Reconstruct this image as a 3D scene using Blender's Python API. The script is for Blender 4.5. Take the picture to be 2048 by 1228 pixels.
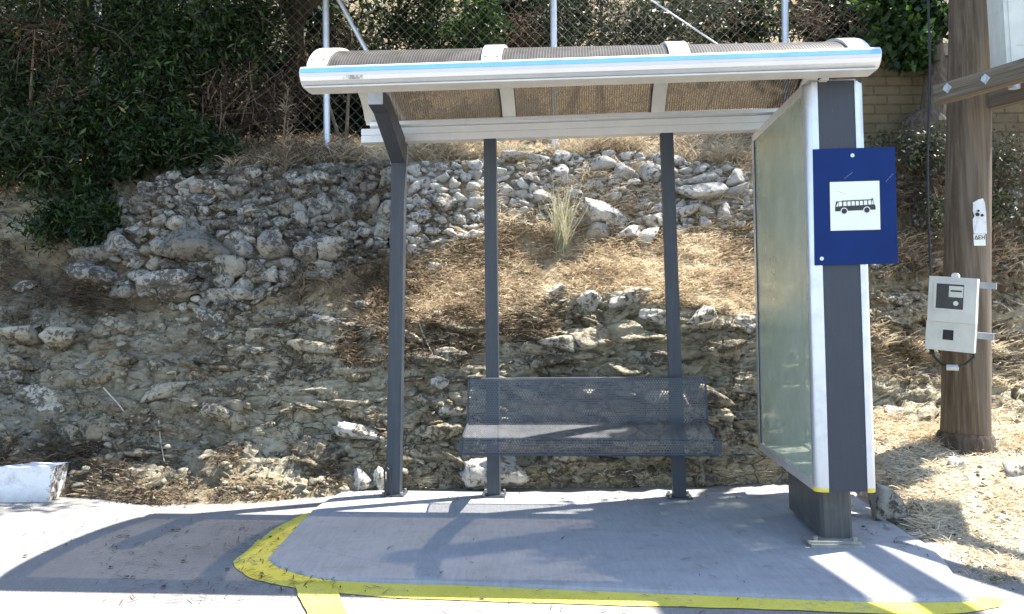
import bpy, bmesh, math, random
import numpy as np
from mathutils import Vector, Matrix
from mathutils.bvhtree import BVHTree

S = bpy.context.scene
for o in list(bpy.data.objects):
    bpy.data.objects.remove(o)
COL = S.collection
random.seed(7)
RNG = np.random.default_rng(11)

# ------------------------------------------------------------------ camera
EYE, PITCH, ROLL, FPX, PX0, PY0 = 1.15, 0.0952, 0.0062, 1750.0, 1024.0, 460.0
cam = bpy.data.cameras.new('camera')
cam.sensor_width = 36.0
cam.lens = FPX / 2048 * 36.0
cam.shift_y = (PY0 - 614) / 2048
cam.clip_end = 400
co = bpy.data.objects.new('camera', cam)
COL.objects.link(co)
co.matrix_world = (Matrix.Translation((0, 0, EYE)) @ Matrix.Rotation(math.pi / 2 + PITCH, 4, 'X')
                   @ Matrix.Rotation(-ROLL, 4, 'Z'))
S.camera = co

# ------------------------------------------------------------------ sky, sun, exposure
TO_SUN = Vector((1.13, 0.45, 2.30)).normalized()
SUN_EL = math.asin(TO_SUN.z)
SUN_ROT = math.atan2(TO_SUN.x, TO_SUN.y)
W = bpy.data.worlds.new('World')
S.world = W
W.use_nodes = True
wn = W.node_tree
sky = wn.nodes.new('ShaderNodeTexSky')
sky.sky_type = 'NISHITA'
sky.sun_disc = False
sky.sun_elevation = SUN_EL
sky.sun_rotation = SUN_ROT
sky.air_density = 1.0
sky.dust_density = 0.6
bg = wn.nodes['Background']
wn.links.new(sky.outputs[0], bg.inputs[0])
bg.inputs[1].default_value = 0.13
sl = bpy.data.lights.new('sun', 'SUN')
sl.energy = 5.0
sl.angle = math.radians(0.5)
sl.color = (1.0, 0.95, 0.86)
so = bpy.data.objects.new('sun', sl)
COL.objects.link(so)
so.rotation_euler = TO_SUN.to_track_quat('Z', 'Y').to_euler()
S.view_settings.view_transform = 'Standard'
S.view_settings.look = 'None'
S.view_settings.exposure = 1.85
S.view_settings.gamma = 1.0
S.cycles.max_bounces = 8
S.cycles.transparent_max_bounces = 24
S.cycles.use_denoising = True

# ------------------------------------------------------------------ picture-to-place helpers
_cp, _sp, _cr, _sr = math.cos(PITCH), math.sin(PITCH), math.cos(ROLL), math.sin(ROLL)


def ray(px, py):
    dx, dy = px - PX0, py - PY0
    x = dx * _cr - dy * _sr
    y = dx * _sr + dy * _cr
    up, d = -y / FPX, 1.0
    return np.array([x / FPX, d * _cp - up * _sp, d * _sp + up * _cp])


def at(px, py, Y):
    r = ray(px, py)
    return np.array([0, 0, EYE]) + r * (Y / r[1])


def ground(px, py, z=0.0):
    r = ray(px, py)
    return np.array([0, 0, EYE]) + r * ((z - EYE) / r[2])


def project(P):
    P = np.asarray(P, float)
    wx, wy, wz = P[..., 0], P[..., 1], P[..., 2] - EYE
    d = wy * _cp + wz * _sp
    up = -wy * _sp + wz * _cp
    x, y = wx / d * FPX, -up / d * FPX
    return PX0 + x * _cr + y * _sr, PY0 - x * _sr + y * _cr


# ------------------------------------------------------------------ noise
def _hash(ix, iy, iz, seed):
    h = (ix.astype(np.int64) * 374761393 + iy.astype(np.int64) * 668265263 + iz.astype(np.int64) * 2147483647
         + seed * 1274126177) & 0xFFFFFFFF
    h = ((h ^ (h >> 13)) * 1274126177) & 0xFFFFFFFF
    h = ((h ^ (h >> 16)) * 2246822519) & 0xFFFFFFFF
    return ((h ^ (h >> 15)) & 0xFFFFFF) / float(0xFFFFFF)


def vnoise(P, seed=0):
    i = np.floor(P).astype(np.int64)
    f = P - i
    u = f * f * (3 - 2 * f)
    r = 0
    for dx in (0, 1):
        for dy in (0, 1):
            for dz in (0, 1):
                w = (u[:, 0] if dx else 1 - u[:, 0]) * (u[:, 1] if dy else 1 - u[:, 1]) * (u[:, 2] if dz else 1 - u[:, 2])
                r = r + w * _hash(i[:, 0] + dx, i[:, 1] + dy, i[:, 2] + dz, seed)
    return r * 2 - 1


def fbm(P, octs=4, seed=0, gain=0.5):
    a, s, t = 1.0, 0, 0
    for k in range(octs):
        s = s + a * vnoise(P * (2.03 ** k) + 17.3 * k, seed + k)
        t += a
        a *= gain
    return s / t


def worley(P, seed=0):
    i = np.floor(P).astype(np.int64)
    f1 = np.full(len(P), 9.0)
    f2 = np.full(len(P), 9.0)
    cid = np.zeros(len(P))
    for dx in (-1, 0, 1):
        for dy in (-1, 0, 1):
            for dz in (-1, 0, 1):
                c = i + np.array([dx, dy, dz])
                q = np.stack([c[:, k] + _hash(c[:, 0], c[:, 1], c[:, 2], seed + 31 * k) for k in range(3)], 1)
                d = np.linalg.norm(q - P, axis=1)
                m = d < f1
                f2 = np.where(m, f1, np.minimum(f2, d))
                cid = np.where(m, _hash(c[:, 0], c[:, 1], c[:, 2], seed + 99), cid)
                f1 = np.minimum(f1, d)
    return f1, f2, cid


def sstep(a, b, x):
    t = np.clip((x - a) / (b - a), 0, 1)
    return t * t * (3 - 2 * t)


# ------------------------------------------------------------------ object helpers
def tag(o, label=None, cat=None, group=None, kind=None):
    if label: o['label'] = label
    if cat: o['category'] = cat
    if group: o['group'] = group
    if kind: o['kind'] = kind
    return o


def empty(name, label, cat, loc=(0, 0, 0), rz=0.0, group=None):
    o = bpy.data.objects.new(name, None)
    COL.objects.link(o)
    o.location = loc
    o.rotation_euler = (0, 0, rz)
    o.empty_display_size = 0.1
    return tag(o, label, cat, group)


def link(name, me, m, parent=None):
    o = bpy.data.objects.new(name, me)
    COL.objects.link(o)
    if m is not None and not me.materials:
        me.materials.append(m)
    if parent is not None:
        o.parent = parent
    return o


def np_mesh(name, V, F, m, parent=None, smooth=False, attrs=None, uv=None):
    V = np.asarray(V, np.float32)
    F = np.asarray(F, np.int32)
    me = bpy.data.meshes.new(name)
    k = F.shape[1]
    me.vertices.add(len(V))
    me.vertices.foreach_set('co', V.ravel())
    me.loops.add(F.size)
    me.loops.foreach_set('vertex_index', F.ravel())
    me.polygons.add(len(F))
    me.polygons.foreach_set('loop_start', np.arange(len(F), dtype=np.int32) * k)
    if smooth:
        me.polygons.foreach_set('use_smooth', np.ones(len(F), bool))
    for n, a in (attrs or {}).items():
        at_ = me.attributes.new(n, 'FLOAT', 'POINT')
        at_.data.foreach_set('value', np.asarray(a, np.float32))
    me.update(calc_edges=True)
    me.validate()
    return link(name, me, m, parent)


class Geo:
    def __init__(self):
        self.V, self.F, self.A, self.n = [], [], [], 0

    def add(self, V, F, a=0.0):
        V = np.asarray(V, float)
        self.V.append(V)
        self.F.append(np.asarray(F, int) + self.n)
        self.A.append(np.full(len(V), a) if np.isscalar(a) else np.asarray(a))
        self.n += len(V)

    def build(self, name, m, parent=None, smooth=False):
        return np_mesh(name, np.concatenate(self.V), np.concatenate(self.F), m, parent, smooth,
                       {'rnd': np.concatenate(self.A)})


def bm_obj(name, bm, m, parent=None, smooth=False, bevel=0.0, segs=2):
    if bevel:
        bmesh.ops.bevel(bm, geom=[e for e in bm.edges if len(e.link_faces) == 2 and e.calc_face_angle(0) > 0.5],
                        offset=bevel, segments=segs, affect='EDGES', profile=0.6)
    bmesh.ops.recalc_face_normals(bm, faces=bm.faces)
    me = bpy.data.meshes.new(name)
    bm.to_mesh(me)
    bm.free()
    if smooth:
        for p in me.polygons: p.use_smooth = True
        try:
            me.set_sharp_from_angle(angle=math.radians(35))
        except Exception:
            pass
    return link(name, me, m, parent)


def box(bm, a, b):
    a, b = [min(x, y) for x, y in zip(a, b)], [max(x, y) for x, y in zip(a, b)]
    v = [bm.verts.new((x, y, z)) for z in (a[2], b[2]) for y in (a[1], b[1]) for x in (a[0], b[0])]
    for f in ((0, 1, 3, 2), (4, 6, 7, 5), (0, 4, 5, 1), (2, 3, 7, 6), (0, 2, 6, 4), (1, 5, 7, 3)):
        bm.faces.new([v[i] for i in f])
    return v


def prism(bm, poly, axis, a, b):
    """closed polygon of 2-D points swept along an axis from a to b: axis 0 takes (y, z), 1 takes (x, z), 2 takes (x, y)"""
    def mk(p, t):
        return {0: (t, p[0], p[1]), 1: (p[0], t, p[1]), 2: (p[0], p[1], t)}[axis]
    A = [bm.verts.new(mk(p, a)) for p in poly]
    B = [bm.verts.new(mk(p, b)) for p in poly]
    n = len(poly)
    for i in range(n):
        bm.faces.new((A[i], A[(i + 1) % n], B[(i + 1) % n], B[i]))
    bm.faces.new(A[::-1])
    bm.faces.new(B)


def tube(bm, pts, r, n=8, cap=True):
    pts = [Vector(p) for p in pts]
    rs = r if hasattr(r, '__len__') else [r] * len(pts)
    rings = []
    t0 = (pts[1] - pts[0]).normalized()
    ref = Vector((0, 0, 1)) if abs(t0.z) < 0.9 else Vector((1, 0, 0))
    for i, p in enumerate(pts):
        t = (pts[min(i + 1, len(pts) - 1)] - pts[max(i - 1, 0)]).normalized()
        a = t.cross(ref).normalized()
        b = t.cross(a)
        rings.append([bm.verts.new(p + (a * math.cos(2 * math.pi * k / n) + b * math.sin(2 * math.pi * k / n)) * rs[i])
                      for k in range(n)])
    for A, B in zip(rings, rings[1:]):
        for k in range(n):
            bm.faces.new((A[k], A[(k + 1) % n], B[(k + 1) % n], B[k]))
    if cap:
        bm.faces.new(rings[0][::-1])
        bm.faces.new(rings[-1])


def cyl(bm, c, axis, r, h, n=16):
    a = Vector(axis).normalized()
    c = Vector(c)
    tube(bm, [c - a * h / 2, c + a * h / 2], r, n)


# ------------------------------------------------------------------ materials
class Nodes:
    def __init__(self, name):
        self.m = bpy.data.materials.new(name)
        self.m.use_nodes = True
        self.t = self.m.node_tree
        self.b = self.t.nodes['Principled BSDF']
        self.out = self.t.nodes['Material Output']
        self.co = self.n('ShaderNodeTexCoord').outputs['Object']

    def n(self, kind, **kw):
        nd = self.t.nodes.new(kind)
        for k, v in kw.items(): setattr(nd, k, v)
        return nd

    def put(self, sock, v):
        if isinstance(v, bpy.types.NodeSocket): self.t.links.new(v, sock)
        elif hasattr(v, '__len__') and len(v) == 3 and sock.type == 'RGBA': sock.default_value = (*v, 1)
        else: sock.default_value = v

    def noise(self, scale, detail=5, rough=0.6, vec=None, dist=0.0):
        nd = self.n('ShaderNodeTexNoise')
        self.put(nd.inputs['Vector'], vec or self.co)
        nd.inputs['Scale'].default_value = scale
        nd.inputs['Detail'].default_value = detail
        nd.inputs['Roughness'].default_value = rough
        nd.inputs['Distortion'].default_value = dist
        return nd.outputs['Fac']

    def voro(self, scale, feature='F1', vec=None, out='Distance', rand=1.0):
        nd = self.n('ShaderNodeTexVoronoi', feature=feature)
        self.put(nd.inputs['Vector'], vec or self.co)
        nd.inputs['Scale'].default_value = scale
        nd.inputs['Randomness'].default_value = rand
        return nd.outputs[out]

    def scale(self, v, vec=None):
        nd = self.n('ShaderNodeMapping')
        self.put(nd.inputs['Vector'], vec or self.co)
        nd.inputs['Scale'].default_value = v
        return nd.outputs[0]

    def ramp(self, fac, stops):
        nd = self.n('ShaderNodeValToRGB')
        self.put(nd.inputs[0], fac)
        e = nd.color_ramp.elements
        while len(e) < len(stops): e.new(0.5)
        for el, (p, c) in zip(e, stops):
            el.position = p
            el.color = (*c, 1) if hasattr(c, '__len__') else (c, c, c, 1)
        return nd.outputs[0]

    def mix(self, fac, a, b, mode='MIX'):
        nd = self.n('ShaderNodeMix', data_type='RGBA', blend_type=mode)
        self.put(nd.inputs[0], fac)
        self.put(nd.inputs[6], a)
        self.put(nd.inputs[7], b)
        return nd.outputs[2]

    def math(self, op, a, b=0.0, c=0.0):
        nd = self.n('ShaderNodeMath', operation=op)
        self.put(nd.inputs[0], a)
        self.put(nd.inputs[1], b)
        self.put(nd.inputs[2], c)
        return nd.outputs[0]

    def attr(self, name):
        return self.n('ShaderNodeAttribute', attribute_name=name).outputs['Fac']

    def bump(self, h, strength=0.5, dist=0.02):
        nd = self.n('ShaderNodeBump')
        self.put(nd.inputs['Height'], h)
        nd.inputs['Strength'].default_value = strength
        nd.inputs['Distance'].default_value = dist
        self.t.links.new(nd.outputs[0], self.b.inputs['Normal'])

    def set(self, base=None, rough=None, metal=None, spec=None, coat=None):
        for k, v in (('Base Color', base), ('Roughness', rough), ('Metallic', metal),
                     ('Specular IOR Level', spec), ('Coat Weight', coat)):
            if v is not None: self.put(self.b.inputs[k], v)
        return self


def simple(name, c, rough=0.5, metal=0.0, var=0.12, scale=8.0, bump=0.0, bscale=60.0, spec=None):
    N = Nodes(name)
    nz = N.noise(scale, 6, 0.65)
    dark = tuple(x * (1 - var) for x in c)
    lite = tuple(min(1, x * (1 + var)) for x in c)
    N.set(N.ramp(nz, [(0.3, dark), (0.7, lite)]), None, metal, spec)
    N.put(N.b.inputs['Roughness'], N.ramp(N.noise(scale * 3, 4), [(0.3, max(0, rough - .07)), (0.7, min(1, rough + .07))]))
    if bump: N.bump(N.noise(bscale, 4), bump, 0.004)
    return N.m


def steel(name, c, rough, dust=(0.32, 0.30, 0.27), amount=0.25):
    """painted steel with a film of dust, small scuffs and runs"""
    N = Nodes(name)
    runs = N.noise(1.0, 5, 0.7, N.scale((55, 55, 3.0)))
    blot = N.noise(6.0, 6, 0.7)
    f = N.math('MULTIPLY', N.ramp(runs, [(0.45, 0.0), (0.8, 1.0)]), amount)
    f = N.math('ADD', f, N.math('MULTIPLY', N.ramp(blot, [(0.5, 0.0), (0.85, 1.0)]), amount))
    col = N.mix(f, c, dust)
    chips = N.ramp(N.noise(120, 2, 0.5), [(0.76, 0.0), (0.79, 1.0)])
    col = N.mix(N.math('MULTIPLY', chips, 0.35), col, (0.5, 0.49, 0.46))
    N.set(col, N.ramp(blot, [(0.3, rough), (0.8, min(1, rough + 0.25))]), 0.0, 0.5)
    N.bump(N.noise(240, 2), 0.06, 0.002)
    return N.m


def alu(name, c, rough, grain=(3, 220, 220)):
    N = Nodes(name)
    g = N.noise(1.0, 3, 0.6, N.scale(grain))
    blot = N.noise(9, 6, 0.7)
    N.set(N.mix(N.ramp(blot, [(0.52, 0.0), (0.78, 0.45)]), c, tuple(x * 0.62 for x in c)),
          N.ramp(blot, [(0.3, rough), (0.75, rough + 0.2)]), 0.75)
    N.bump(g, 0.08, 0.002)
    return N.m


def plants(name, cols, trans=0.35, rough=0.55, spec=0.3):
    """leaf or straw: colour from a per-blade number, some light let through"""
    N = Nodes(name)
    c = N.ramp(N.attr('rnd'), cols)
    N.set(c, rough, 0, spec)
    tr = N.n('ShaderNodeBsdfTranslucent')
    N.put(tr.inputs[0], c)
    mx = N.n('ShaderNodeMixShader')
    mx.inputs[0].default_value = trans
    N.t.links.new(N.b.outputs[0], mx.inputs[1])
    N.t.links.new(tr.outputs[0], mx.inputs[2])
    N.t.links.new(mx.outputs[0], N.out.inputs[0])
    return N.m


def stone_mat(name, lo, hi, lichen=0.55):
    N = Nodes(name)
    base = N.ramp(N.attr('rnd'), [(0.0, lo), (0.55, tuple((a + b) / 2 for a, b in zip(lo, hi))), (1.0, hi)])
    base = N.mix(N.ramp(N.noise(14, 6, 0.7), [(0.35, 0.0), (0.7, 0.6)]), base, tuple(x * 0.55 for x in lo))
    warm = N.ramp(N.noise(5, 4), [(0.5, 0.0), (0.75, 0.5)])
    base = N.mix(warm, base, (0.34, 0.27, 0.15))
    blot = N.math('MULTIPLY', N.noise(26, 7, 0.75, dist=0.6), N.math('ADD', N.noise(4, 3), 0.5))
    base = N.mix(N.ramp(blot, [(lichen - 0.06, 0.0), (lichen + 0.02, 0.85)]), base, (0.055, 0.048, 0.04))
    N.set(base, 0.95, 0, 0.15)
    h = N.math('ADD', N.noise(30, 8, 0.75), N.math('MULTIPLY', N.voro(22, 'F1'), 0.5))
    N.bump(h, 0.7, 0.025)
    return N.m


M = {}
M['post'] = steel('grey_blue_paint', (0.031, 0.041, 0.056), 0.40, amount=0.10)
M['bench'] = None
M['column'] = steel('totem_paint', (0.031, 0.038, 0.052), 0.45, amount=0.04)
M['plinth'] = steel('plinth_paint', (0.050, 0.053, 0.052), 0.38, amount=0.18)
M['alu'] = alu('aluminium_profile', (0.80, 0.80, 0.80), 0.33)
M['alu_v'] = alu('aluminium_upright', (0.62, 0.64, 0.69), 0.30, (220, 220, 3))
M['cream'] = simple('cream_powder_coat', (0.60, 0.585, 0.53), 0.45, 0.0, 0.10, 6)
M['white_coat'] = simple('white_coated_metal', (0.72, 0.72, 0.70), 0.35, 0.2, 0.08, 6)
M['sky_reflection'] = simple('painted_sky_reflection', (0.20, 0.46, 0.74), 0.35, 0.0, 0.10, 5)  # sky reflection on the fascia metal, painted pale blue
M['lilac_reflection'] = simple('painted_lilac_reflection', (0.62, 0.64, 0.76), 0.35, 0.1, 0.06, 5)  # fainter sky reflection below it, painted lilac
N = Nodes('painted_road_reflection_with_scuff')  # bright road reflection painted white, plus a grey scuff mark
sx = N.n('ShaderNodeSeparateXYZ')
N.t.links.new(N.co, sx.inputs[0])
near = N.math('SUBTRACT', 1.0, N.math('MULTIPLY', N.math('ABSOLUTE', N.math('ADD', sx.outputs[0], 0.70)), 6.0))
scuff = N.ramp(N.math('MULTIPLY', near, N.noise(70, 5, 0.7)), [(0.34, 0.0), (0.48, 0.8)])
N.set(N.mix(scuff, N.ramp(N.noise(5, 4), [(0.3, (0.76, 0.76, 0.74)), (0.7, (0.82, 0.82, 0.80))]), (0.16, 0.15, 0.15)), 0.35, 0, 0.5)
M['road_reflection'] = N.m
M['zinc'] = alu('galvanised_steel', (0.60, 0.63, 0.67), 0.42, (60, 60, 6))
M['strap'] = alu('dull_strap', (0.33, 0.34, 0.36), 0.5, (60, 60, 6))
M['yellow_cap'] = simple('yellow_plastic', (0.72, 0.55, 0.06), 0.5, 0, 0.2, 14)
M['plate'] = simple('base_plate_steel', (0.30, 0.29, 0.26), 0.55, 0.3, 0.35, 18, 0.3)
M['sign_blue'] = None
M['sign_white'] = simple('sign_white', (0.76, 0.78, 0.70), 0.4, 0, 0.05, 10)
M['ink'] = simple('sign_black', (0.02, 0.02, 0.022), 0.5, 0, 0.3, 20)
M['rubber'] = simple('black_rubber', (0.018, 0.018, 0.02), 0.6, 0, 0.3, 20)
M['meter_box'] = simple('cream_plastic_box', (0.60, 0.605, 0.56), 0.5, 0, 0.10, 7, 0.08)
M['dark_gap'] = simple('dark_inside', (0.02, 0.02, 0.02), 0.7, 0, 0.2, 10)
M['cabinet'] = None

# blue sign enamel with scuffs
N = Nodes('blue_enamel')
sc = N.ramp(N.noise(1.0, 3, 0.6, N.scale((60, 60, 14))), [(0.74, 0.0), (0.79, 0.5)])
N.set(N.mix(sc, N.ramp(N.noise(5, 5), [(0.3, (0.0026, 0.019, 0.105)), (0.7, (0.0042, 0.026, 0.130))]), (0.2, 0.26, 0.4)), 0.5, 0, 0.16)
M['sign_blue'] = N.m

# cabinet paint, flaking
N = Nodes('cabinet_paint')
fl = N.ramp(N.noise(3.2, 8, 0.7), [(0.60, 0.0), (0.62, 1.0)])
N.set(N.mix(fl, N.ramp(N.noise(8, 4), [(0.3, (0.56, 0.58, 0.52)), (0.7, (0.68, 0.69, 0.62))]), (0.30, 0.38, 0.50)), 0.5)
M['cabinet'] = N.m

# perforated sheet: round holes in a staggered grid, in the sheet's own surface coordinates
N = Nodes('perforated_steel')
uvn = N.n('ShaderNodeUVMap', uv_map='sheet')
sx = N.n('ShaderNodeSeparateXYZ')
N.t.links.new(uvn.outputs[0], sx.inputs[0])
pit = 0.0165
gu = N.math('DIVIDE', sx.outputs[0], pit)
gv = N.math('DIVIDE', sx.outputs[1], pit * 1.732)


def _cell(off):
    a = N.math('SUBTRACT', N.math('FRACT', N.math('ADD', gu, off)), 0.5)
    b = N.math('MULTIPLY', N.math('SUBTRACT', N.math('FRACT', N.math('ADD', gv, off)), 0.5), 1.732)
    return N.math('SQRT', N.math('ADD', N.math('MULTIPLY', a, a), N.math('MULTIPLY', b, b)))


hole = N.math('LESS_THAN', N.math('MINIMUM', _cell(0.0), _cell(0.5)), 0.345)
N.set(N.ramp(N.noise(8, 5), [(0.3, (0.055, 0.061, 0.076)), (0.7, (0.082, 0.089, 0.104))]), 0.33, 0.0, 0.55)
tp = N.n('ShaderNodeBsdfTransparent')
mx = N.n('ShaderNodeMixShader')
N.t.links.new(hole, mx.inputs[0])
N.t.links.new(N.b.outputs[0], mx.inputs[1])
N.t.links.new(tp.outputs[0], mx.inputs[2])
N.t.links.new(mx.outputs[0], N.out.inputs[0])
M['perf'] = N.m
M['perf_sunlit'] = N.m.copy()  # lighter copy for the seat, sunlit brightness put into its colour
M['perf_sunlit'].name = 'sunlit_perforated_steel'
for nd in M['perf_sunlit'].node_tree.nodes:
    if nd.type == 'VALTORGB':
        nd.color_ramp.elements[0].color = (0.115, 0.12, 0.13, 1)
        nd.color_ramp.elements[1].color = (0.185, 0.19, 0.20, 1)
M['bench'] = steel('bench_paint', (0.035, 0.045, 0.068), 0.35, amount=0.12)

# bronze multiwall roof sheet
N = Nodes('bronze_multiwall_sheet')
sx = N.n('ShaderNodeSeparateXYZ')
N.t.links.new(N.co, sx.inputs[0])
wv = N.math('ABSOLUTE', N.math('SUBTRACT', N.math('FRACT', N.math('DIVIDE', sx.outputs[0], 0.0148)), 0.5))
rib = N.ramp(wv, [(0.08, 0.0), (0.2, 1.0)])
dust = N.ramp(N.noise(7, 6, 0.7), [(0.35, 0.0), (0.75, 1.0)])
N.set(N.mix(dust, (0.085, 0.078, 0.068), (0.20, 0.187, 0.17)), 0.45, 0, 0.4)
N.bump(wv, 0.06, 0.003)
tl = N.n('ShaderNodeBsdfTranslucent')
tl.inputs[0].default_value = (0.20, 0.175, 0.14, 1)
tp = N.n('ShaderNodeBsdfTransparent')
N.put(tp.inputs[0], N.mix(rib, (0.12, 0.11, 0.10), (0.76, 0.71, 0.64)))
m1 = N.n('ShaderNodeMixShader')
m1.inputs[0].default_value = 0.22
N.t.links.new(N.b.outputs[0], m1.inputs[1])
N.t.links.new(tl.outputs[0], m1.inputs[2])
m2 = N.n('ShaderNodeMixShader')
N.put(m2.inputs[0], N.ramp(wv, [(0.08, 0.05), (0.20, 0.56)]))
N.t.links.new(m1.outputs[0], m2.inputs[1])
N.t.links.new(tp.outputs[0], m2.inputs[2])
N.t.links.new(m2.outputs[0], N.out.inputs[0])
M['roof_sheet'] = N.m

# dusty frosted advertising glass
N = Nodes('dusty_green_glass')
N.set(N.ramp(N.noise(4, 6, 0.7), [(0.3, (0.42, 0.475, 0.39)), (0.75, (0.56, 0.61, 0.52))]), 0.25, 0, 0.5)
tp = N.n('ShaderNodeBsdfTransparent')
tp.inputs[0].default_value = (0.88, 0.93, 0.86, 1)
m2 = N.n('ShaderNodeMixShader')
N.put(m2.inputs[0], N.ramp(N.noise(2.5, 6, 0.65), [(0.32, 0.30), (0.7, 0.52)]))
N.t.links.new(N.b.outputs[0], m2.inputs[1])
N.t.links.new(tp.outputs[0], m2.inputs[2])
N.t.links.new(m2.outputs[0], N.out.inputs[0])
M['glass'] = N.m

N = Nodes('clear_plastic')
N.set((0.3, 0.3, 0.3), 0.1, 0, 0.5)
tp = N.n('ShaderNodeBsdfTransparent')
m2 = N.n('ShaderNodeMixShader')
m2.inputs[0].default_value = 0.92
N.t.links.new(N.b.outputs[0], m2.inputs[1])
N.t.links.new(tp.outputs[0], m2.inputs[2])
N.t.links.new(m2.outputs[0], N.out.inputs[0])
M['clear'] = N.m

# platform: brushed painted concrete
N = Nodes('brushed_concrete')
brush = N.noise(1.0, 4, 0.7, N.scale((46, 5, 5)))
blot = N.noise(2.2, 7, 0.65)
c = N.ramp(blot, [(0.3, (0.255, 0.26, 0.27)), (0.7, (0.335, 0.34, 0.35))])
c = N.mix(N.ramp(brush, [(0.35, 0.0), (0.7, 0.40)]), c, (0.42, 0.42, 0.42))
c = N.mix(N.ramp(N.noise(130, 3), [(0.66, 0.0), (0.74, 0.5)]), c, (0.20, 0.20, 0.2))
hair = N.voro(0.9, 'DISTANCE_TO_EDGE', N.mix(0.10, N.co, N.n('ShaderNodeTexNoise').outputs[1]))
c = N.mix(N.ramp(hair, [(0.0, 0.22), (0.003, 0.0)]), c, (0.16, 0.16, 0.16))
c = N.mix(N.ramp(N.noise(5.5, 7, 0.75), [(0.52, 0.0), (0.72, 0.6)]), c, (0.22, 0.21, 0.195))
c = N.mix(N.ramp(N.noise(28, 3, 0.5), [(0.735, 0.0), (0.75, 0.6)]), c, (0.10, 0.10, 0.10))
N.set(c, 0.85, 0, 0.3)
N.bump(N.math('ADD', brush, N.noise(160, 3)), 0.6, 0.008)
M['slab'] = N.m

# road: pale worn asphalt-concrete
N = Nodes('worn_road')
blot = N.noise(1.4, 7, 0.7)
c = N.ramp(blot, [(0.3, (0.18, 0.17, 0.16)), (0.7, (0.28, 0.265, 0.25))])
c = N.mix(N.ramp(N.voro(110), [(0.1, 0.5), (0.5, 0.0)]), c, (0.15, 0.145, 0.14))
c = N.mix(N.ramp(N.noise(70, 4, 0.7), [(0.58, 0.0), (0.72, 0.6)]), c, (0.42, 0.40, 0.37))
c = N.mix(N.ramp(N.noise(9, 4), [(0.68, 0.0), (0.75, 0.5)]), c, (0.12, 0.12, 0.12))
N.set(c, 0.9, 0, 0.3)
N.bump(N.math('ADD', N.voro(110), N.noise(60, 5)), 0.5, 0.008)
M['road'] = N.m

N = Nodes('worn_yellow_paint')
wear = N.ramp(N.math('ADD', N.math('MULTIPLY', N.noise(38, 7, 0.75), 0.6), N.math('MULTIPLY', N.noise(4, 4, 0.6), 0.4)), [(0.53, 0.0), (0.64, 0.85)])
c = N.ramp(N.noise(3, 5), [(0.3, (0.60, 0.50, 0.06)), (0.7, (0.72, 0.61, 0.10))])
N.set(N.mix(wear, c, (0.33, 0.31, 0.2)), 0.8, 0, 0.3)
N.bump(N.math('ADD', N.voro(110), N.noise(60, 5)), 0.4, 0.006)
M['yellow'] = N.m

N = Nodes('whitewashed_concrete')
dirt = N.ramp(N.noise(11, 8, 0.75), [(0.5, 0.0), (0.68, 0.7)])
line = N.ramp(N.noise(1.0, 5, 0.7, N.scale((3, 3, 40))), [(0.6, 0.0), (0.7, 0.6)])
N.set(N.mix(N.math('MAXIMUM', dirt, line), (0.78, 0.79, 0.80), (0.42, 0.41, 0.39)), 0.8, 0, 0.3)

N.bump(N.noise(40, 6, 0.7), 0.6, 0.012)
M['whitewash'] = N.m

# weathered wood
N = Nodes('creosoted_wood')
g = N.noise(1.0, 7, 0.7, N.scale((30, 30, 1.1)), 0.4)
c = N.ramp(g, [(0.28, (0.043, 0.031, 0.020)), (0.5, (0.112, 0.082, 0.055)), (0.75, (0.215, 0.175, 0.128))])
c = N.mix(N.ramp(N.noise(1.0, 4, 0.6, N.scale((9, 9, 0.5))), [(0.48, 0.0), (0.7, 0.6)]), c, (0.235, 0.20, 0.16))
N.set(c, 0.85, 0, 0.25)
N.bump(g, 0.6, 0.012)
M['wood'] = N.m
N = Nodes('grey_timber')
g = N.noise(1.0, 7, 0.7, N.scale((1.1, 34, 34)), 0.4)
c = N.ramp(g, [(0.28, (0.05, 0.039, 0.028)), (0.5, (0.15, 0.122, 0.088)), (0.75, (0.26, 0.22, 0.16))])
N.set(c, 0.85, 0, 0.25)
N.bump(g, 0.6, 0.010)
M['timber'] = N.m
N = Nodes('bark')
g = N.noise(1.0, 7, 0.7, N.scale((26, 26, 5)), 0.5)
N.set(N.ramp(g, [(0.3, (0.03, 0.022, 0.016)), (0.7, (0.16, 0.13, 0.10))]), 0.95, 0, 0.2)
N.bump(g, 0.8, 0.02)
M['bark'] = N.m
M['twig'] = simple('dry_twig', (0.17, 0.12, 0.085), 0.9, 0, 0.35, 30)
M['stick'] = simple('bleached_stick', (0.42, 0.37, 0.30), 0.9, 0, 0.2, 30)

# brick
N = Nodes('old_yellow_brick')
bt = N.n('ShaderNodeTexBrick')
mp = N.n('ShaderNodeMapping')
N.t.links.new(N.co, mp.inputs[0])
mp.inputs['Rotation'].default_value = (math.pi / 2, 0, 0)
N.t.links.new(mp.outputs[0], bt.inputs[0])
bt.inputs['Scale'].default_value = 1.0
bt.inputs['Brick Width'].default_value = 0.23
bt.inputs['Row Height'].default_value = 0.085
bt.inputs['Mortar Size'].default_value = 0.008
bt.inputs['Color1'].default_value = (0.155, 0.12, 0.064, 1)
bt.inputs['Color2'].default_value = (0.11, 0.085, 0.05, 1)
bt.inputs['Mortar'].default_value = (0.075, 0.062, 0.045, 1)
N.set(N.mix(N.ramp(N.noise(9, 6, 0.7), [(0.4, 0.0), (0.7, 0.6)]), bt.outputs[0], (0.17, 0.14, 0.088)), 0.95, 0, 0.2)
N.bump(N.math('SUBTRACT', N.noise(30, 5), N.math('MULTIPLY', bt.outputs[1], 1.2)), 0.8, 0.012)
M['brick'] = N.m
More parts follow.
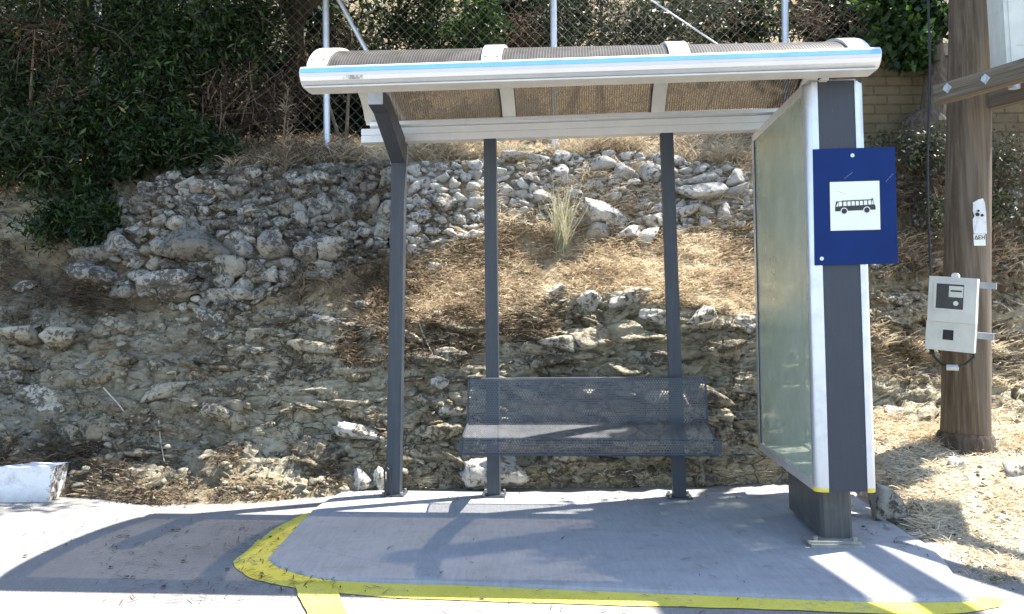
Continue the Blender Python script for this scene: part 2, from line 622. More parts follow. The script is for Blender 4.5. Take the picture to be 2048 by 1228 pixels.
M['cap_stone'] = simple('concrete_cap', (0.22, 0.20, 0.17), 0.95, 0, 0.35, 12, 0.4, 40)

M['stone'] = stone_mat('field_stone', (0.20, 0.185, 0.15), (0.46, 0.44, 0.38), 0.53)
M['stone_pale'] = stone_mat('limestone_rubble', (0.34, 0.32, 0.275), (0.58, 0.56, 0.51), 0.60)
M['stone_pale2'] = stone_mat('flat_ledge_stone', (0.27, 0.24, 0.17), (0.47, 0.435, 0.34), 0.58)
M['bedrock'] = stone_mat('bedded_limestone', (0.25, 0.208, 0.136), (0.55, 0.505, 0.395), 0.52)
M['straw'] = plants('dry_straw', [(0.0, (0.13, 0.09, 0.058)), (0.25, (0.34, 0.255, 0.165)), (0.55, (0.58, 0.475, 0.325)), (1.0, (0.80, 0.73, 0.58))], 0.3, 0.7, 0.2)
M['straw_brown'] = plants('brown_weeds', [(0.0, (0.058, 0.044, 0.032)), (0.5, (0.18, 0.134, 0.090)), (1.0, (0.40, 0.325, 0.225))], 0.25, 0.8, 0.15)
M['tuft'] = plants('green_grass_blade', [(0.0, (0.26, 0.27, 0.15)), (0.5, (0.47, 0.46, 0.31)), (1.0, (0.68, 0.63, 0.47))], 0.35)
M['leaf_dark'] = plants('dark_leaf', [(0.0, (0.010, 0.020, 0.006)), (0.45, (0.026, 0.052, 0.012)), (0.82, (0.060, 0.110, 0.022)), (0.95, (0.12, 0.155, 0.035)), (1.0, (0.26, 0.19, 0.06))], 0.35, 0.42, 0.35)
M['leaf_olive'] = plants('grey_green_leaf', [(0.0, (0.022, 0.032, 0.014)), (0.6, (0.055, 0.070, 0.032)), (1.0, (0.24, 0.23, 0.15))], 0.25, 0.45, 0.4)
M['leaf_lime'] = plants('fresh_leaf', [(0.0, (0.013, 0.032, 0.008)), (0.7, (0.035, 0.080, 0.016)), (1.0, (0.15, 0.22, 0.04))], 0.45, 0.4, 0.4)
M['leaf_dead'] = plants('withered_leaf', [(0.0, (0.028, 0.020, 0.013)), (0.6, (0.085, 0.057, 0.033)), (1.0, (0.26, 0.18, 0.09))], 0.2, 0.8, 0.2)

# hillside: earth, limestone, leaf litter, painted gap shade; the mix comes from masks kept on the surface
N = Nodes('hillside_earth_and_rock')
rk, dk, gr = N.attr('rock'), N.attr('dark'), N.attr('grass')
wob = N.noise(3.5, 6, 0.65)
earth = N.ramp(N.noise(7, 8, 0.75), [(0.25, (0.14, 0.10, 0.054)), (0.5, (0.335, 0.262, 0.155)), (0.75, (0.52, 0.44, 0.30))])
lime = N.ramp(N.noise(11, 8, 0.72), [(0.25, (0.27, 0.228, 0.148)), (0.5, (0.50, 0.448, 0.325)), (0.78, (0.66, 0.62, 0.51))])
ochre = N.ramp(N.noise(2.6, 6, 0.7), [(0.52, 0.0), (0.68, 0.75)])
lime = N.mix(ochre, lime, (0.22, 0.155, 0.065))
rf = N.ramp(N.math('ADD', N.math('MULTIPLY', rk, 0.8), N.math('MULTIPLY', N.math('SUBTRACT', wob, 0.5), 1.3)), [(0.18, 0.0), (0.44, 1.0)])
c = N.mix(rf, earth, lime)
cr = N.voro(5.5, 'DISTANCE_TO_EDGE', N.scale((1.0, 1.0, 1.9), N.mix(0.12, N.co, N.n('ShaderNodeTexNoise').outputs[1])))
crk = N.math('MULTIPLY', N.ramp(cr, [(0.0, 0.8), (0.028, 0.0)]), N.ramp(N.noise(3.0, 3), [(0.42, 0.0), (0.6, 1.0)]))
c = N.mix(N.math('MULTIPLY', crk, rf), c, (0.045, 0.036, 0.024))
stain = N.ramp(N.math('MULTIPLY', N.noise(19, 8, 0.78), N.math('ADD', N.noise(2.2, 3), 0.5)), [(0.52, 0.0), (0.62, 0.8)])
c = N.mix(stain, c, (0.058, 0.042, 0.026))
moss = N.ramp(N.noise(2.0, 5, 0.6), [(0.6, 0.0), (0.72, 0.6)])
c = N.mix(moss, c, (0.165, 0.105, 0.042))
chalk = N.ramp(N.noise(15, 8, 0.8), [(0.60, 0.0), (0.68, 0.85)])
c = N.mix(N.math('MULTIPLY', chalk, N.ramp(N.noise(2.7, 4), [(0.4, 0.15), (0.65, 1.0)])), c, (0.54, 0.51, 0.43))
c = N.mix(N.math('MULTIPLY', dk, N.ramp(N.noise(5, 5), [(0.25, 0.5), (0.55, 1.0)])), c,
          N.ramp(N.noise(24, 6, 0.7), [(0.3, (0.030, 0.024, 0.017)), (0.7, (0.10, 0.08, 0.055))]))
c = N.mix(gr, c, N.ramp(N.noise(22, 7, 0.75), [(0.3, (0.19, 0.137, 0.082)), (0.7, (0.54, 0.445, 0.295))]))
c = N.mix(N.ramp(N.voro(60, 'F1'), [(0.10, 0.7), (0.22, 0.0)]), c, (0.46, 0.44, 0.38))
N.set(c, 0.97, 0, 0.12)
h = N.math('ADD', N.noise(26, 9, 0.78), N.math('MULTIPLY', N.noise(1.0, 7, 0.7, N.scale((9, 9, 26))), 0.9))
h = N.math('SUBTRACT', h, N.math('MULTIPLY', crk, N.math('MULTIPLY', rf, 0.6)))
N.bump(h, 0.9, 0.05)
M['hill'] = N.m

N = Nodes('dusty_verge')
c = N.ramp(N.noise(5, 8, 0.75), [(0.3, (0.30, 0.25, 0.175)), (0.5, (0.46, 0.40, 0.30)), (0.75, (0.60, 0.55, 0.45))])
c = N.mix(N.ramp(N.voro(48), [(0.12, 0.8), (0.26, 0.0)]), c, (0.50, 0.47, 0.41))
c = N.mix(N.ramp(N.noise(34, 6, 0.7), [(0.58, 0.0), (0.7, 0.6)]), c, (0.15, 0.11, 0.06))
N.set(c, 0.97, 0, 0.15)
N.bump(N.math('ADD', N.noise(40, 7, 0.75), N.voro(48)), 0.9, 0.03)
M['verge'] = N.m

# ================================================================== SETTING: road, platform, markings, verge
def sheet(name, pts, m, parent=None):
    bm = bmesh.new()
    bm.faces.new([bm.verts.new(p) for p in pts])
    return bm_obj(name, bm, m, parent)


ZR = -0.022
bm = bmesh.new()
bmesh.ops.create_grid(bm, x_segments=2, y_segments=2, size=150)
tag(bm_obj('road', bm, M['road']), kind='structure').location = (0, 60, ZR)


def smooth_line(pts, n=6):
    """Catmull-Rom through 2-D points"""
    P = np.array(pts, float)
    P = np.vstack([2 * P[0] - P[1], P, 2 * P[-1] - P[-2]])
    out = []
    for i in range(1, len(P) - 2):
        for t in np.linspace(0, 1, n, endpoint=False):
            a, b, c, d = P[i - 1], P[i], P[i + 1], P[i + 2]
            out.append(0.5 * (2 * b + (c - a) * t + (2 * a - 5 * b + 4 * c - d) * t * t + (3 * b - a - 3 * c + d) * t ** 3))
    out.append(P[-2])
    return np.array(out)


# the slab's outline, anticlockwise from its back left corner
front_px = [(542, 1110), (556, 1123), (590, 1136), (650, 1149), (760, 1156), (900, 1160), (1200, 1172), (1450, 1182), (1640, 1190), (1800, 1194), (1948, 1192)]
right_px = [(1948, 1192), (1905, 1150), (1884, 1115), (1850, 1085), (1800, 1056), (1745, 1015), (1690, 976)]
back_px = [(1690, 976), (1560, 980), (1300, 985), (1000, 983), (800, 980), (688, 980)]
left_px = [(688, 980), (640, 1008), (608, 1037), (570, 1078), (542, 1110)]
loop = []
for seg in (front_px, right_px, back_px, left_px):
    G_ = np.array([ground(x, y)[:2] for x, y in seg])
    loop += [tuple(p) for p in smooth_line(G_, 5)[:-1]]
loop = np.array(loop)
loop = loop + 0.006 * np.stack([fbm(np.c_[loop * 5, np.zeros(len(loop))], 3, 5), fbm(np.c_[loop * 5, np.ones(len(loop))], 3, 6)], 1)
SLAB = loop


def inside(poly, P):
    P = np.atleast_2d(P)
    x, y = P[:, 0], P[:, 1]
    r = np.zeros(len(P), bool)
    j = len(poly) - 1
    for i in range(len(poly)):
        xi, yi, xj, yj = *poly[i], *poly[j]
        if yi != yj:
            r ^= ((yi > y) != (yj > y)) & (x < (xj - xi) * (y - yi) / (yj - yi) + xi)
        j = i
    return r


def offset_loop(L, d):
    t = np.roll(L, -1, 0) - np.roll(L, 1, 0)
    nrm = np.stack([t[:, 1], -t[:, 0]], 1) / np.linalg.norm(t, axis=1)[:, None]
    return L + nrm * d


bm = bmesh.new()
rings = []
for d, z in ((-0.03, 0.0), (0.0, -0.004), (0.012, -0.016), (0.02, -0.06)):
    L = offset_loop(SLAB, d)
    rings.append([bm.verts.new((x, y, z)) for x, y in L])
bm.faces.new(rings[0])
for A, B in zip(rings, rings[1:]):
    for k in range(len(A)):
        bm.faces.new((A[k], B[k], B[(k + 1) % len(A)], A[(k + 1) % len(A)]))
tag(bm_obj('platform_pavement', bm, M['slab']), kind='structure')


def strip_px(name, inner, outer, z, n=16):
    A = smooth_line([ground(x, y, z)[:2] for x, y in inner], n)
    B = smooth_line([ground(x, y, z)[:2] for x, y in outer], n)
    bm = bmesh.new()
    jit = lambda P, s: P + 0.012 * np.stack([fbm(np.c_[P * 12, np.zeros(len(P))], 3, s), fbm(np.c_[P * 9, np.ones(len(P))], 3, s)], 1)
    A, B = jit(A, 3), jit(B, 8)
    a = [bm.verts.new((x, y, z)) for x, y in A]
    b = [bm.verts.new((x, y, z)) for x, y in B]
    for k in range(len(a) - 1):
        bm.faces.new((a[k], a[k + 1], b[k + 1], b[k]))
    bmesh.ops.recalc_face_normals(bm, faces=bm.faces)
    for f in bm.faces:
        if f.normal.z < 0: f.normal_flip()
    me = bpy.data.meshes.new(name)
    bm.to_mesh(me)
    bm.free()
    return tag(link(name, me, M['yellow']), kind='structure')


strip_px('yellow_edge_line',
         [(640, 1018), (600, 1052), (552, 1104), (560, 1124), (600, 1143), (700, 1158), (900, 1166), (1200, 1178), (1450, 1189), (1640, 1197), (1800, 1200), (1950, 1193), (2010, 1199)],
         [(604, 1030), (548, 1058), (484, 1108), (470, 1135), (530, 1163), (700, 1189), (900, 1199), (1200, 1209), (1450, 1216), (1640, 1223), (1800, 1227), (1925, 1226), (2000, 1214)],
         ZR + 0.004)
strip_px('yellow_branch_line', [(584, 1160), (598, 1190), (622, 1245), (640, 1290)], [(672, 1172), (682, 1200), (706, 1245), (724, 1290)], ZR + 0.008, 5)


def verge_z(X, Y):
    P = np.stack([X, Y, np.zeros_like(X)], -1).reshape(-1, 3)
    rough = (fbm(P * 2.2, 4, 21) * 0.03 + fbm(P * 9, 4, 22) * 0.012).reshape(X.shape)
    z = -0.02 + 0.215 * np.clip(Y - 4.55, 0, 3.4) + rough
    z = z - 0.05 * sstep(4.1, 3.5, Y)
    return z


# slope of dust and straw right of the slab
nx, ny = 220, 260
XX, YY = np.meshgrid(np.linspace(1.2, 6.5, nx), np.linspace(3.0, 7.6, ny))
ZZ = verge_z(XX, YY)
pxs, pys = project(np.stack([XX, YY, ZZ], -1))
# signed distance to the slab outline, kept low under the slab and out on the road
SL2 = SLAB[::2]
D = np.min(np.linalg.norm(np.stack([XX, YY], -1)[:, :, None, :] - SL2[None, None], axis=-1), axis=2)
IN = inside(SLAB, np.stack([XX.ravel(), YY.ravel()], 1)).reshape(XX.shape)
D = np.where(IN, -D, D)
ZZ = np.where(D < 0.03, -0.12, ZZ * sstep(0.0, 0.22, D) + (1 - sstep(0.0, 0.22, D)) * np.minimum(ZZ, -0.035))
edge_y = 3.62 + 0.05 * np.sin(XX * 5) + 0.10 * (XX - 2.1)
ZZ = np.where(YY < edge_y, -0.14, ZZ)
ZZ = np.where((XX < 1.75) & (YY < 5.0), -0.14, ZZ)
ZZ = ZZ - 0.9 * sstep(5.35, 5.65, YY + 0.05 * np.sin(9 * XX)) * sstep(2.32, 2.02, XX + 0.05 * np.sin(7 * YY))
ZZ = np.where((XX < 1.98) & (YY > 5.0), -0.3, ZZ)
V = np.stack([XX.ravel(), YY.ravel(), ZZ.ravel()], 1)
idx = np.arange(nx * ny).reshape(ny, nx)
F = np.stack([idx[:-1, :-1], idx[:-1, 1:], idx[1:, 1:], idx[1:, :-1]], -1).reshape(-1, 4)
tag(np_mesh('dusty_verge', V, F, M['verge'], smooth=True), kind='structure')
VERGE = BVHTree.FromPolygons([tuple(v) for v in V], [tuple(f) for f in F])

# ================================================================== SETTING: the cut bank and the slope behind it
CX = np.array([-1100, 0, 150, 300, 500, 700, 850, 1000, 1200, 1400, 1600, 1800, 2000, 2500], float)
ROWS = [
    [(1002, 5.5), (926, 5.66), (800, 6.5), (660, 6.8), (580, 7.2), (500, 7.6), (390, 7.7), (335, 7.9)],
    [(1002, 5.5), (926, 5.66), (790, 6.45), (660, 6.7), (570, 7.2), (490, 7.5), (385, 7.7), (330, 7.9)],
    [(998, 5.45), (900, 6.2), (780, 6.4), (650, 6.6), (590, 6.9), (500, 7.15), (420, 7.4), (320, 7.8)],
    [(1018, 5.15), (900, 6.1), (760, 6.35), (625, 6.6), (600, 6.62), (500, 6.72), (388, 7.0), (308, 7.75)],
    [(1012, 5.2), (890, 6.05), (740, 6.3), (620, 6.5), (590, 6.55), (480, 6.7), (348, 7.05), (305, 7.75)],
    [(992, 5.55), (900, 6.0), (740, 6.2), (620, 6.4), (560, 6.6), (470, 6.85), (338, 7.15), (300, 7.75)],
    [(982, 5.85), (900, 6.05), (740, 6.2), (640, 6.35), (540, 6.8), (450, 7.0), (340, 7.2), (300, 7.75)],
    [(980, 5.9), (900, 6.1), (740, 6.2), (640, 6.35), (540, 6.9), (440, 7.15), (322, 7.35), (298, 7.75)],
    [(978, 5.95), (900, 6.1), (740, 6.15), (590, 6.3), (510, 6.9), (450, 7.15), (330, 7.4), (285, 7.8)],
    [(975, 6.0), (900, 6.12), (760, 6.15), (620, 6.3), (530, 6.8), (460, 7.1), (345, 7.35), (275, 7.9)],
    [(968, 6.05), (900, 6.15), (760, 6.25), (630, 6.4), (560, 6.8), (470, 7.1), (335, 7.4), (268, 7.9)],
    [(868, 6.15), (790, 6.5), (735, 6.7), (620, 6.8), (560, 6.9), (470, 7.1), (335, 7.4), (262, 8.0)],
    [(862, 6.2), (780, 6.65), (735, 6.9), (620, 7.0), (560, 7.1), (470, 7.25), (345, 7.5), (262, 8.1)],
    [(862, 6.2), (780, 6.65), (735, 6.9), (620, 7.0), (560, 7.1), (470, 7.25), (345, 7.5), (262, 8.1)],
]
ROWS = np.array(ROWS, float)                      # column, row, (py, depth)
NS = 720
sub = [6, 50, 95, 90, 70, 60, 70, 50, 22, 26]     # rows of faces between control rows
sx_ = np.linspace(-1100, 2500, NS)


def interp_cols(vals):
    s = CX
    out = np.interp(sx_, s, vals)
    k = np.ones(25) / 25
    return np.convolve(np.pad(out, 12, mode='edge'), k, mode='valid')


ctrl, cpy = [], []
for r in range(8):
    py = interp_cols(ROWS[:, r, 0])
    yy = interp_cols(ROWS[:, r, 1])
    if r == 0:
        ctrl.append(np.array([ground(a, b, ZR - 0.012) if a < 1650 else at(a, b, c) for a, b, c in zip(sx_, py, yy)]))
    else:
        ctrl.append(np.array([at(a, b, c) for a, b, c in zip(sx_, py, yy)]))
    cpy.append(py)
toe = ctrl[0].copy()
toe[:, 2] = -0.5
toe[:, 1] -= 0.05
P8 = ctrl[7] + np.array([0, 2.2, 0.55])
P8[:, 0] *= 1.25
P9 = ctrl[7] + np.array([0, 16, 12.0])
P9[:, 0] *= 2.6
ctrl = [toe] + ctrl + [P8, P9]
cpy = [cpy[0] + 60] + cpy + [cpy[7] - 120, cpy[7] - 400]
rowsP, rowspy = [], []
for r in range(len(ctrl) - 1):
    for t in np.linspace(0, 1, sub[r], endpoint=False):
        rowsP.append(ctrl[r] * (1 - t) + ctrl[r + 1] * t)
        rowspy.append(cpy[r] * (1 - t) + cpy[r + 1] * t)
rowsP.append(ctrl[-1])
rowspy.append(cpy[-1])
G = np.array(rowsP)
GY = np.array(rowspy)
NR = len(G)
# round the corners of the profile
for _ in range(10):
    G[8:-1] = 0.25 * G[7:-2] + 0.5 * G[8:-1] + 0.25 * G[9:]
GX = np.tile(sx_, (NR, 1))
du = np.gradient(G, axis=1)
dv = np.gradient(G, axis=0)
NRM = np.cross(du, dv)
NRM /= np.linalg.norm(NRM, axis=-1, keepdims=True) + 1e-9
NRM = np.where(NRM[..., 1:2] > 0.3, -NRM, NRM)
NRM = np.where((NRM[..., 2:3] < -0.2), -NRM, NRM)
ledge = np.interp(GX, [780, 850, 1000, 1100, 1200, 1400, 1520, 1600, 1900], [700, 660, 640, 600, 585, 615, 640, 650, 640])
rock = sstep(-14, 14, GY - ledge) * sstep(760, 860, GX) * 0.95
left_face = sstep(590, 640, GY) * (1 - sstep(740, 860, GX))
rock = np.maximum(rock, left_face * 0.62)
rock = np.maximum(rock, sstep(1720, 1780, GX) * sstep(560, 600, GY) * 0.5)
rock *= 1 - 0.55 * sstep(900, 985, GY)
rock = np.maximum(rock, sstep(200, 90, GX) * sstep(360, 390, GY) * sstep(500, 470, GY) * 0.75)
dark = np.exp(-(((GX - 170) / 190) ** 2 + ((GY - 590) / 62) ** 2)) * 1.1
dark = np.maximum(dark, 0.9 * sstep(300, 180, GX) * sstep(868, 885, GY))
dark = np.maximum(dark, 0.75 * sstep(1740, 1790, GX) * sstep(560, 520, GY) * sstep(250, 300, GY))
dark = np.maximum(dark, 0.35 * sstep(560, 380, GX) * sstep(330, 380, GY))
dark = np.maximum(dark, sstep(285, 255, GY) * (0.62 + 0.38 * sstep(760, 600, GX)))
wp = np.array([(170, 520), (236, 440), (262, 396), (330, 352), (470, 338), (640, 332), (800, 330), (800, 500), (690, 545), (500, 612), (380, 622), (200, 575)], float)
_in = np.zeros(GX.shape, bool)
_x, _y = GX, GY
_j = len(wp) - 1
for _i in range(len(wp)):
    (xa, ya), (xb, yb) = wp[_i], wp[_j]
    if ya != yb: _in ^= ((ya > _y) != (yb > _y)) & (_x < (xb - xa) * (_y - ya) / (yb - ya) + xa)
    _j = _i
dark = np.maximum(dark, 0.7 * _in)  # shade in the gaps between wall stones, painted into the hill colour
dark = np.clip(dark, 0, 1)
grass = sstep(ledge + 6, ledge - 24, GY) * sstep(790, 900, GX) * sstep(1760, 1660, GX)
grass = np.maximum(grass, sstep(350, 330, GY) * sstep(300, 420, GX) * 0.8)
Pn = G.reshape(-1, 3)
rk, gr_ = rock.ravel(), grass.ravel()
far = sstep(9.0, 12.0, Pn[:, 1])
# bedding: ledges that run along the face and dip a little
strat = fbm(Pn * np.array([1.1, 1.1, 1.0]), 3, 40) * 0.10
zz_ = Pn[:, 2] + strat + 0.05 * Pn[:, 0]
lay = np.abs(((zz_ / 0.13) % 1.0) - 0.5) * 2
lay2 = np.abs(((zz_ / 0.052 + 0.3) % 1.0) - 0.5) * 2
f1, f2, cid = worley(Pn * np.array([4.2, 3.0, 7.5]) + 0.35 * fbm(Pn * 5, 3, 41)[:, None], 7)
g1, g2, gid = worley(Pn * np.array([11, 8, 17.0]) + 0.4 * fbm(Pn * 9, 3, 42)[:, None], 9)
blocks = (cid - 0.5) * 0.11 - 0.025 * np.exp(-((f2 - f1) / 0.09) ** 2)
small = (gid - 0.5) * 0.035 - 0.012 * np.exp(-((g2 - g1) / 0.10) ** 2)
disp = fbm(Pn * 1.3, 4, 50) * 0.10 + fbm(Pn * 6.5, 4, 51) * 0.030
disp = disp + rk * (blocks + small + 0.075 * (lay - 0.5) * sstep(-0.3, 0.4, fbm(Pn * 1.7, 2, 44)) + 0.014 * lay2)
disp = disp + (1 - rk) * (fbm(Pn * 16, 4, 52) * 0.030 + np.maximum(0, fbm(Pn * 11, 3, 53) - 0.15) * 0.10)
disp = disp + fbm(Pn * 42, 3, 54) * 0.011 + far * fbm(Pn * 0.5, 3, 56) * 0.9
disp = disp * np.repeat(sstep(5, 34, np.arange(NR)) * 0.93 + 0.07, NS)
HV = Pn + NRM.reshape(-1, 3) * disp[:, None]
idx = np.arange(NR * NS).reshape(NR, NS)
HF = np.stack([idx[:-1, :-1], idx[:-1, 1:], idx[1:, 1:], idx[1:, :-1]], -1).reshape(-1, 4)
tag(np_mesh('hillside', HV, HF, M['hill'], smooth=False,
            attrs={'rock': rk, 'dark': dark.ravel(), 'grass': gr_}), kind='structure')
ci, cj = np.arange(0, NR, 2), np.arange(0, NS, 2)
CV = HV.reshape(NR, NS, 3)[np.ix_(ci, cj)]
cn = np.arange(len(ci) * len(cj)).reshape(len(ci), len(cj))
CF = np.stack([cn[:-1, :-1], cn[:-1, 1:], cn[1:, 1:], cn[1:, :-1]], -1).reshape(-1, 4)
HILL = BVHTree.FromPolygons([tuple(v) for v in CV.reshape(-1, 3)], [tuple(f) for f in CF])
ORIG = Vector((0, 0, EYE))


def onto(px, py, what=None):
    d = Vector(ray(px, py)).normalized()
    p, n, i, dist = (what or HILL).ray_cast(ORIG, d)
    if p is None: return None, None
    if n.dot(d) > 0: n = -n
    return p, n


# ================================================================== stones
bm = bmesh.new()
bmesh.ops.create_icosphere(bm, subdivisions=4, radius=1)
ICO_V = np.array([v.co[:] for v in bm.verts])
ICO_F = np.array([[v.index for v in f.verts] for f in bm.faces])
bm.free()
bm = bmesh.new()
bmesh.ops.create_icosphere(bm, subdivisions=3, radius=1)
ICS_V = np.array([v.co[:] for v in bm.verts])
ICS_F = np.array([[v.index for v in f.verts] for f in bm.faces])
bm.free()


def stone_shape(seed, fine=False, sharp=14.0, flat=13, rough=0.075):
    r = np.random.default_rng(seed)
    Vd = ICO_V if fine else ICS_V
    nrm = r.normal(size=(flat, 3))
    nrm /= np.linalg.norm(nrm, axis=1)[:, None]
    d = r.uniform(0.62, 1.0, flat)
    q = (Vd @ nrm.T) / d[None]
    q = np.clip(q, 0.05, None)
    rad = 1.0 / (np.mean(q ** sharp, axis=1) ** (1 / sharp) * flat ** (1 / sharp) * 0.9 + 0.05)
    Vv = Vd * rad[:, None]
    Vv = Vv + Vd * (fbm(Vv * 2.2 + seed, 4, seed) * rough * 1.6 + fbm(Vv * 7 + seed, 3, seed + 3) * rough)[:, None]
    mn, mx_ = Vv.min(0), Vv.max(0)
    return (Vv - (mn + mx_) / 2) / (mx_ - mn)


ROUND = [stone_shape(100 + k, sharp=9, flat=11) for k in range(14)]
ANGLED = [stone_shape(300 + k, sharp=30, flat=9, rough=0.10) for k in range(14)]
JAGGED = [stone_shape(500 + k, True, sharp=18, flat=10, rough=0.17) for k in range(16)]


def rotm(rx, ry, rz):
    return np.array(Matrix.Rotation(rz, 3, 'Z') @ Matrix.Rotation(ry, 3, 'Y') @ Matrix.Rotation(rx, 3, 'X'))


def stone_at(px, py, w, h, shape, dep=None, sink=0.30, roll=0.0, what=None, flip=None):
    """vertices of one stone that lies in the bank where the eye's ray meets it; w, h are its apparent size in the photo"""
    p, n = onto(px, py, what)
    if p is None: return None
    m = p.y / FPX
    sw, sh = w * m, h * m
    sd = dep if dep else 0.75 * (sw + sh) / 1.6
    Vv = shape * np.array([sw * 1.06, sd, sh * 1.06])
    fl = flip if flip is not None else random.choice((1, -1))
    Vv = Vv * np.array([fl, 1, 1])
    Vv = Vv @ rotm(random.uniform(-.15, .15), roll, 0).T
    c = np.array(p) + np.array(n) * sd * (0.5 - sink) * 0.6
    return Vv + c


# the dry stone wall left of the shelter, read off stone by stone; (x, y, w, h) in photo pixels
WALL_BIG = [(404, 494, 142, 54), (192, 518, 92, 34), (216, 547, 112, 42), (250, 484, 86, 36), (266, 513, 62, 26), (320, 498, 40, 46),
            (460, 534, 74, 44), (500, 502, 46, 40), (556, 498, 62, 58), (612, 506, 54, 50), (668, 510, 60, 52), (512, 538, 50, 34),
            (344, 566, 98, 38), (412, 578, 46, 26), (452, 570, 38, 34), (490, 570, 40, 30), (390, 546, 34, 26), (420, 548, 38, 22),
            (360, 596, 78, 36), (460, 596, 90, 28), (308, 594, 58, 28), (352, 534, 44, 26), (308, 530, 34, 26), (540, 546, 32, 28),
            (584, 536, 38, 30), (736, 424, 46, 46), (773, 422, 34, 34), (688, 430, 42, 38), (652, 410, 38, 38), (696, 378, 30, 26),
            (776, 374, 38, 38), (484, 386, 40, 28), (424, 376, 66, 30), (400, 382, 38, 34), (408, 406, 46, 26), (404, 424, 34, 22),
            (496, 432, 42, 20), (472, 454, 38, 30), (560, 450, 42, 26), (600, 446, 32, 38), (632, 428, 30, 24), (540, 376, 28, 28),
            (740, 378, 36, 30), (770, 464, 40, 30), (640, 360, 30, 26), (610, 346, 36, 20), (352, 360, 30, 24), (372, 372, 40, 26),
            (500, 548, 30, 20), (624, 552, 40, 24), (280, 552, 36, 22), (700, 480, 30, 24), (730, 470, 34, 22), (756, 492, 30, 18)]
def poly_area(poly, n, mind, seed, avoid=(), shrink=0.84):
    r = np.random.default_rng(seed)
    poly = np.array(poly, float)
    lo, hi = poly.min(0), poly.max(0)
    got = []
    for _ in range(n * 14):
        p = lo + r.random(2) * (hi - lo)
        if not inside(poly, p)[0]: continue
        w = r.uniform(*mind)
        h = w * r.uniform(0.48, 0.85)
        ok = True
        for (x, y, a, b) in list(avoid) + got:
            if abs(p[0] - x) < (a + w) * 0.40 * shrink and abs(p[1] - y) < (b + h) * 0.40 * shrink:
                ok = False
                break
        if ok: got.append((p[0], p[1], w, h))
        if len(got) >= n: break
    return got


wall_poly = [(170, 520), (236, 440), (262, 396), (330, 352), (470, 338), (640, 332), (800, 330), (800, 500), (740, 520), (690, 545), (560, 575), (500, 612), (380, 622), (300, 606), (200, 575)]
fill = poly_area(wall_poly, 300, (24, 44), 4, WALL_BIG)
fill += poly_area(wall_poly, 420, (12, 22), 5, WALL_BIG + fill)
g = Geo()
for k, (x, y, w, h) in enumerate(WALL_BIG + fill):
    sh = random.choice(ANGLED if (w > 50 or random.random() < .75) else ROUND)
    v = stone_at(x, y, w * 1.13, h * 1.18, sh, sink=0.26 if w > 20 else 0.1, roll=random.uniform(-.18, .18))
    if v is not None: g.add(v, ICS_F, random.random())
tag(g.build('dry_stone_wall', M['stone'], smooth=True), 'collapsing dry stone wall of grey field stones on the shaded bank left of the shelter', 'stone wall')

# tumbled terrace wall between and right of the posts
TER = [(1025, 322, 54, 24), (1122, 320, 36, 30), (1080, 322, 40, 26), (1112, 354, 44, 42), (1200, 338, 54, 34), (1252, 348, 46, 32), (1304, 352, 54, 40),
       (1248, 316, 40, 18), (1404, 362, 62, 30), (1466, 358, 46, 30), (1394, 390, 92, 38), (1462, 390, 56, 34), (1370, 430, 60, 22),
       (1162, 412, 30, 22), (1410, 450, 28, 30), (1444, 430, 32, 42), (916, 444, 36, 24), (1042, 390, 28, 18), (1096, 400, 58, 30),
       (1056, 412, 34, 14), (1066, 376, 24, 16), (884, 360, 30, 22), (846, 366, 32, 30), (908, 370, 22, 22), (930, 360, 22, 20), (1196, 470, 44, 40),
       (1260, 470, 62, 22), (1296, 480, 44, 30), (826, 346, 28, 24), (832, 436, 26, 24), (852, 436, 24, 22), (880, 442, 24, 16), (824, 452, 22, 20),
       (848, 458, 22, 18), (830, 482, 26, 18), (846, 478, 22, 16), (820, 500, 24, 18), (950, 410, 40, 24), (1046, 444, 20, 14), (1030, 440, 18, 14), (870, 540, 34, 20)]
ter_fill = poly_area([(815, 335), (1000, 320), (1250, 310), (1500, 345), (1500, 450), (1300, 470), (1180, 450), (1000, 430), (960, 470), (815, 510)], 230, (16, 36), 14, TER + [(1238, 425, 130, 60), (884, 414, 60, 42)])
ter_fill += poly_area([(815, 335), (1000, 320), (1250, 310), (1500, 345), (1500, 450), (1300, 470), (1180, 450), (1000, 430), (960, 470), (815, 520)], 200, (9, 17), 15, TER + ter_fill)
g = Geo()
for (x, y, w, h) in TER + ter_fill:
    v = stone_at(x, y, w * 1.08, h * 1.12, random.choice(ANGLED if random.random() < .7 else ROUND), sink=0.2, roll=random.uniform(-.2, .2))
    if v is not None: g.add(v, ICS_F, 0.35 + 0.65 * random.random())
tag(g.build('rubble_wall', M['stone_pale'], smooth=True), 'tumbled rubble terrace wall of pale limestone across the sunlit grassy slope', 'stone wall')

# rubble wall right of the totem
rt_fill = poly_area([(1740, 300), (1890, 330), (2048, 320), (2048, 540), (1900, 560), (1750, 560)], 80, (14, 34), 24)
rt_fill += poly_area([(1500, 400), (1640, 400), (1640, 520), (1500, 520)], 14, (24, 50), 25)
g = Geo()
for (x, y, w, h) in rt_fill:
    v = stone_at(x, y, w, h, random.choice(ROUND + ANGLED), sink=0.2, roll=random.uniform(-.3, .3))
    if v is not None: g.add(v, ICS_F, random.random())
tag(g.build('rubble_wall', M['stone'], smooth=True), 'shaded bank of loose grey stones behind the wooden pole', 'stone wall')

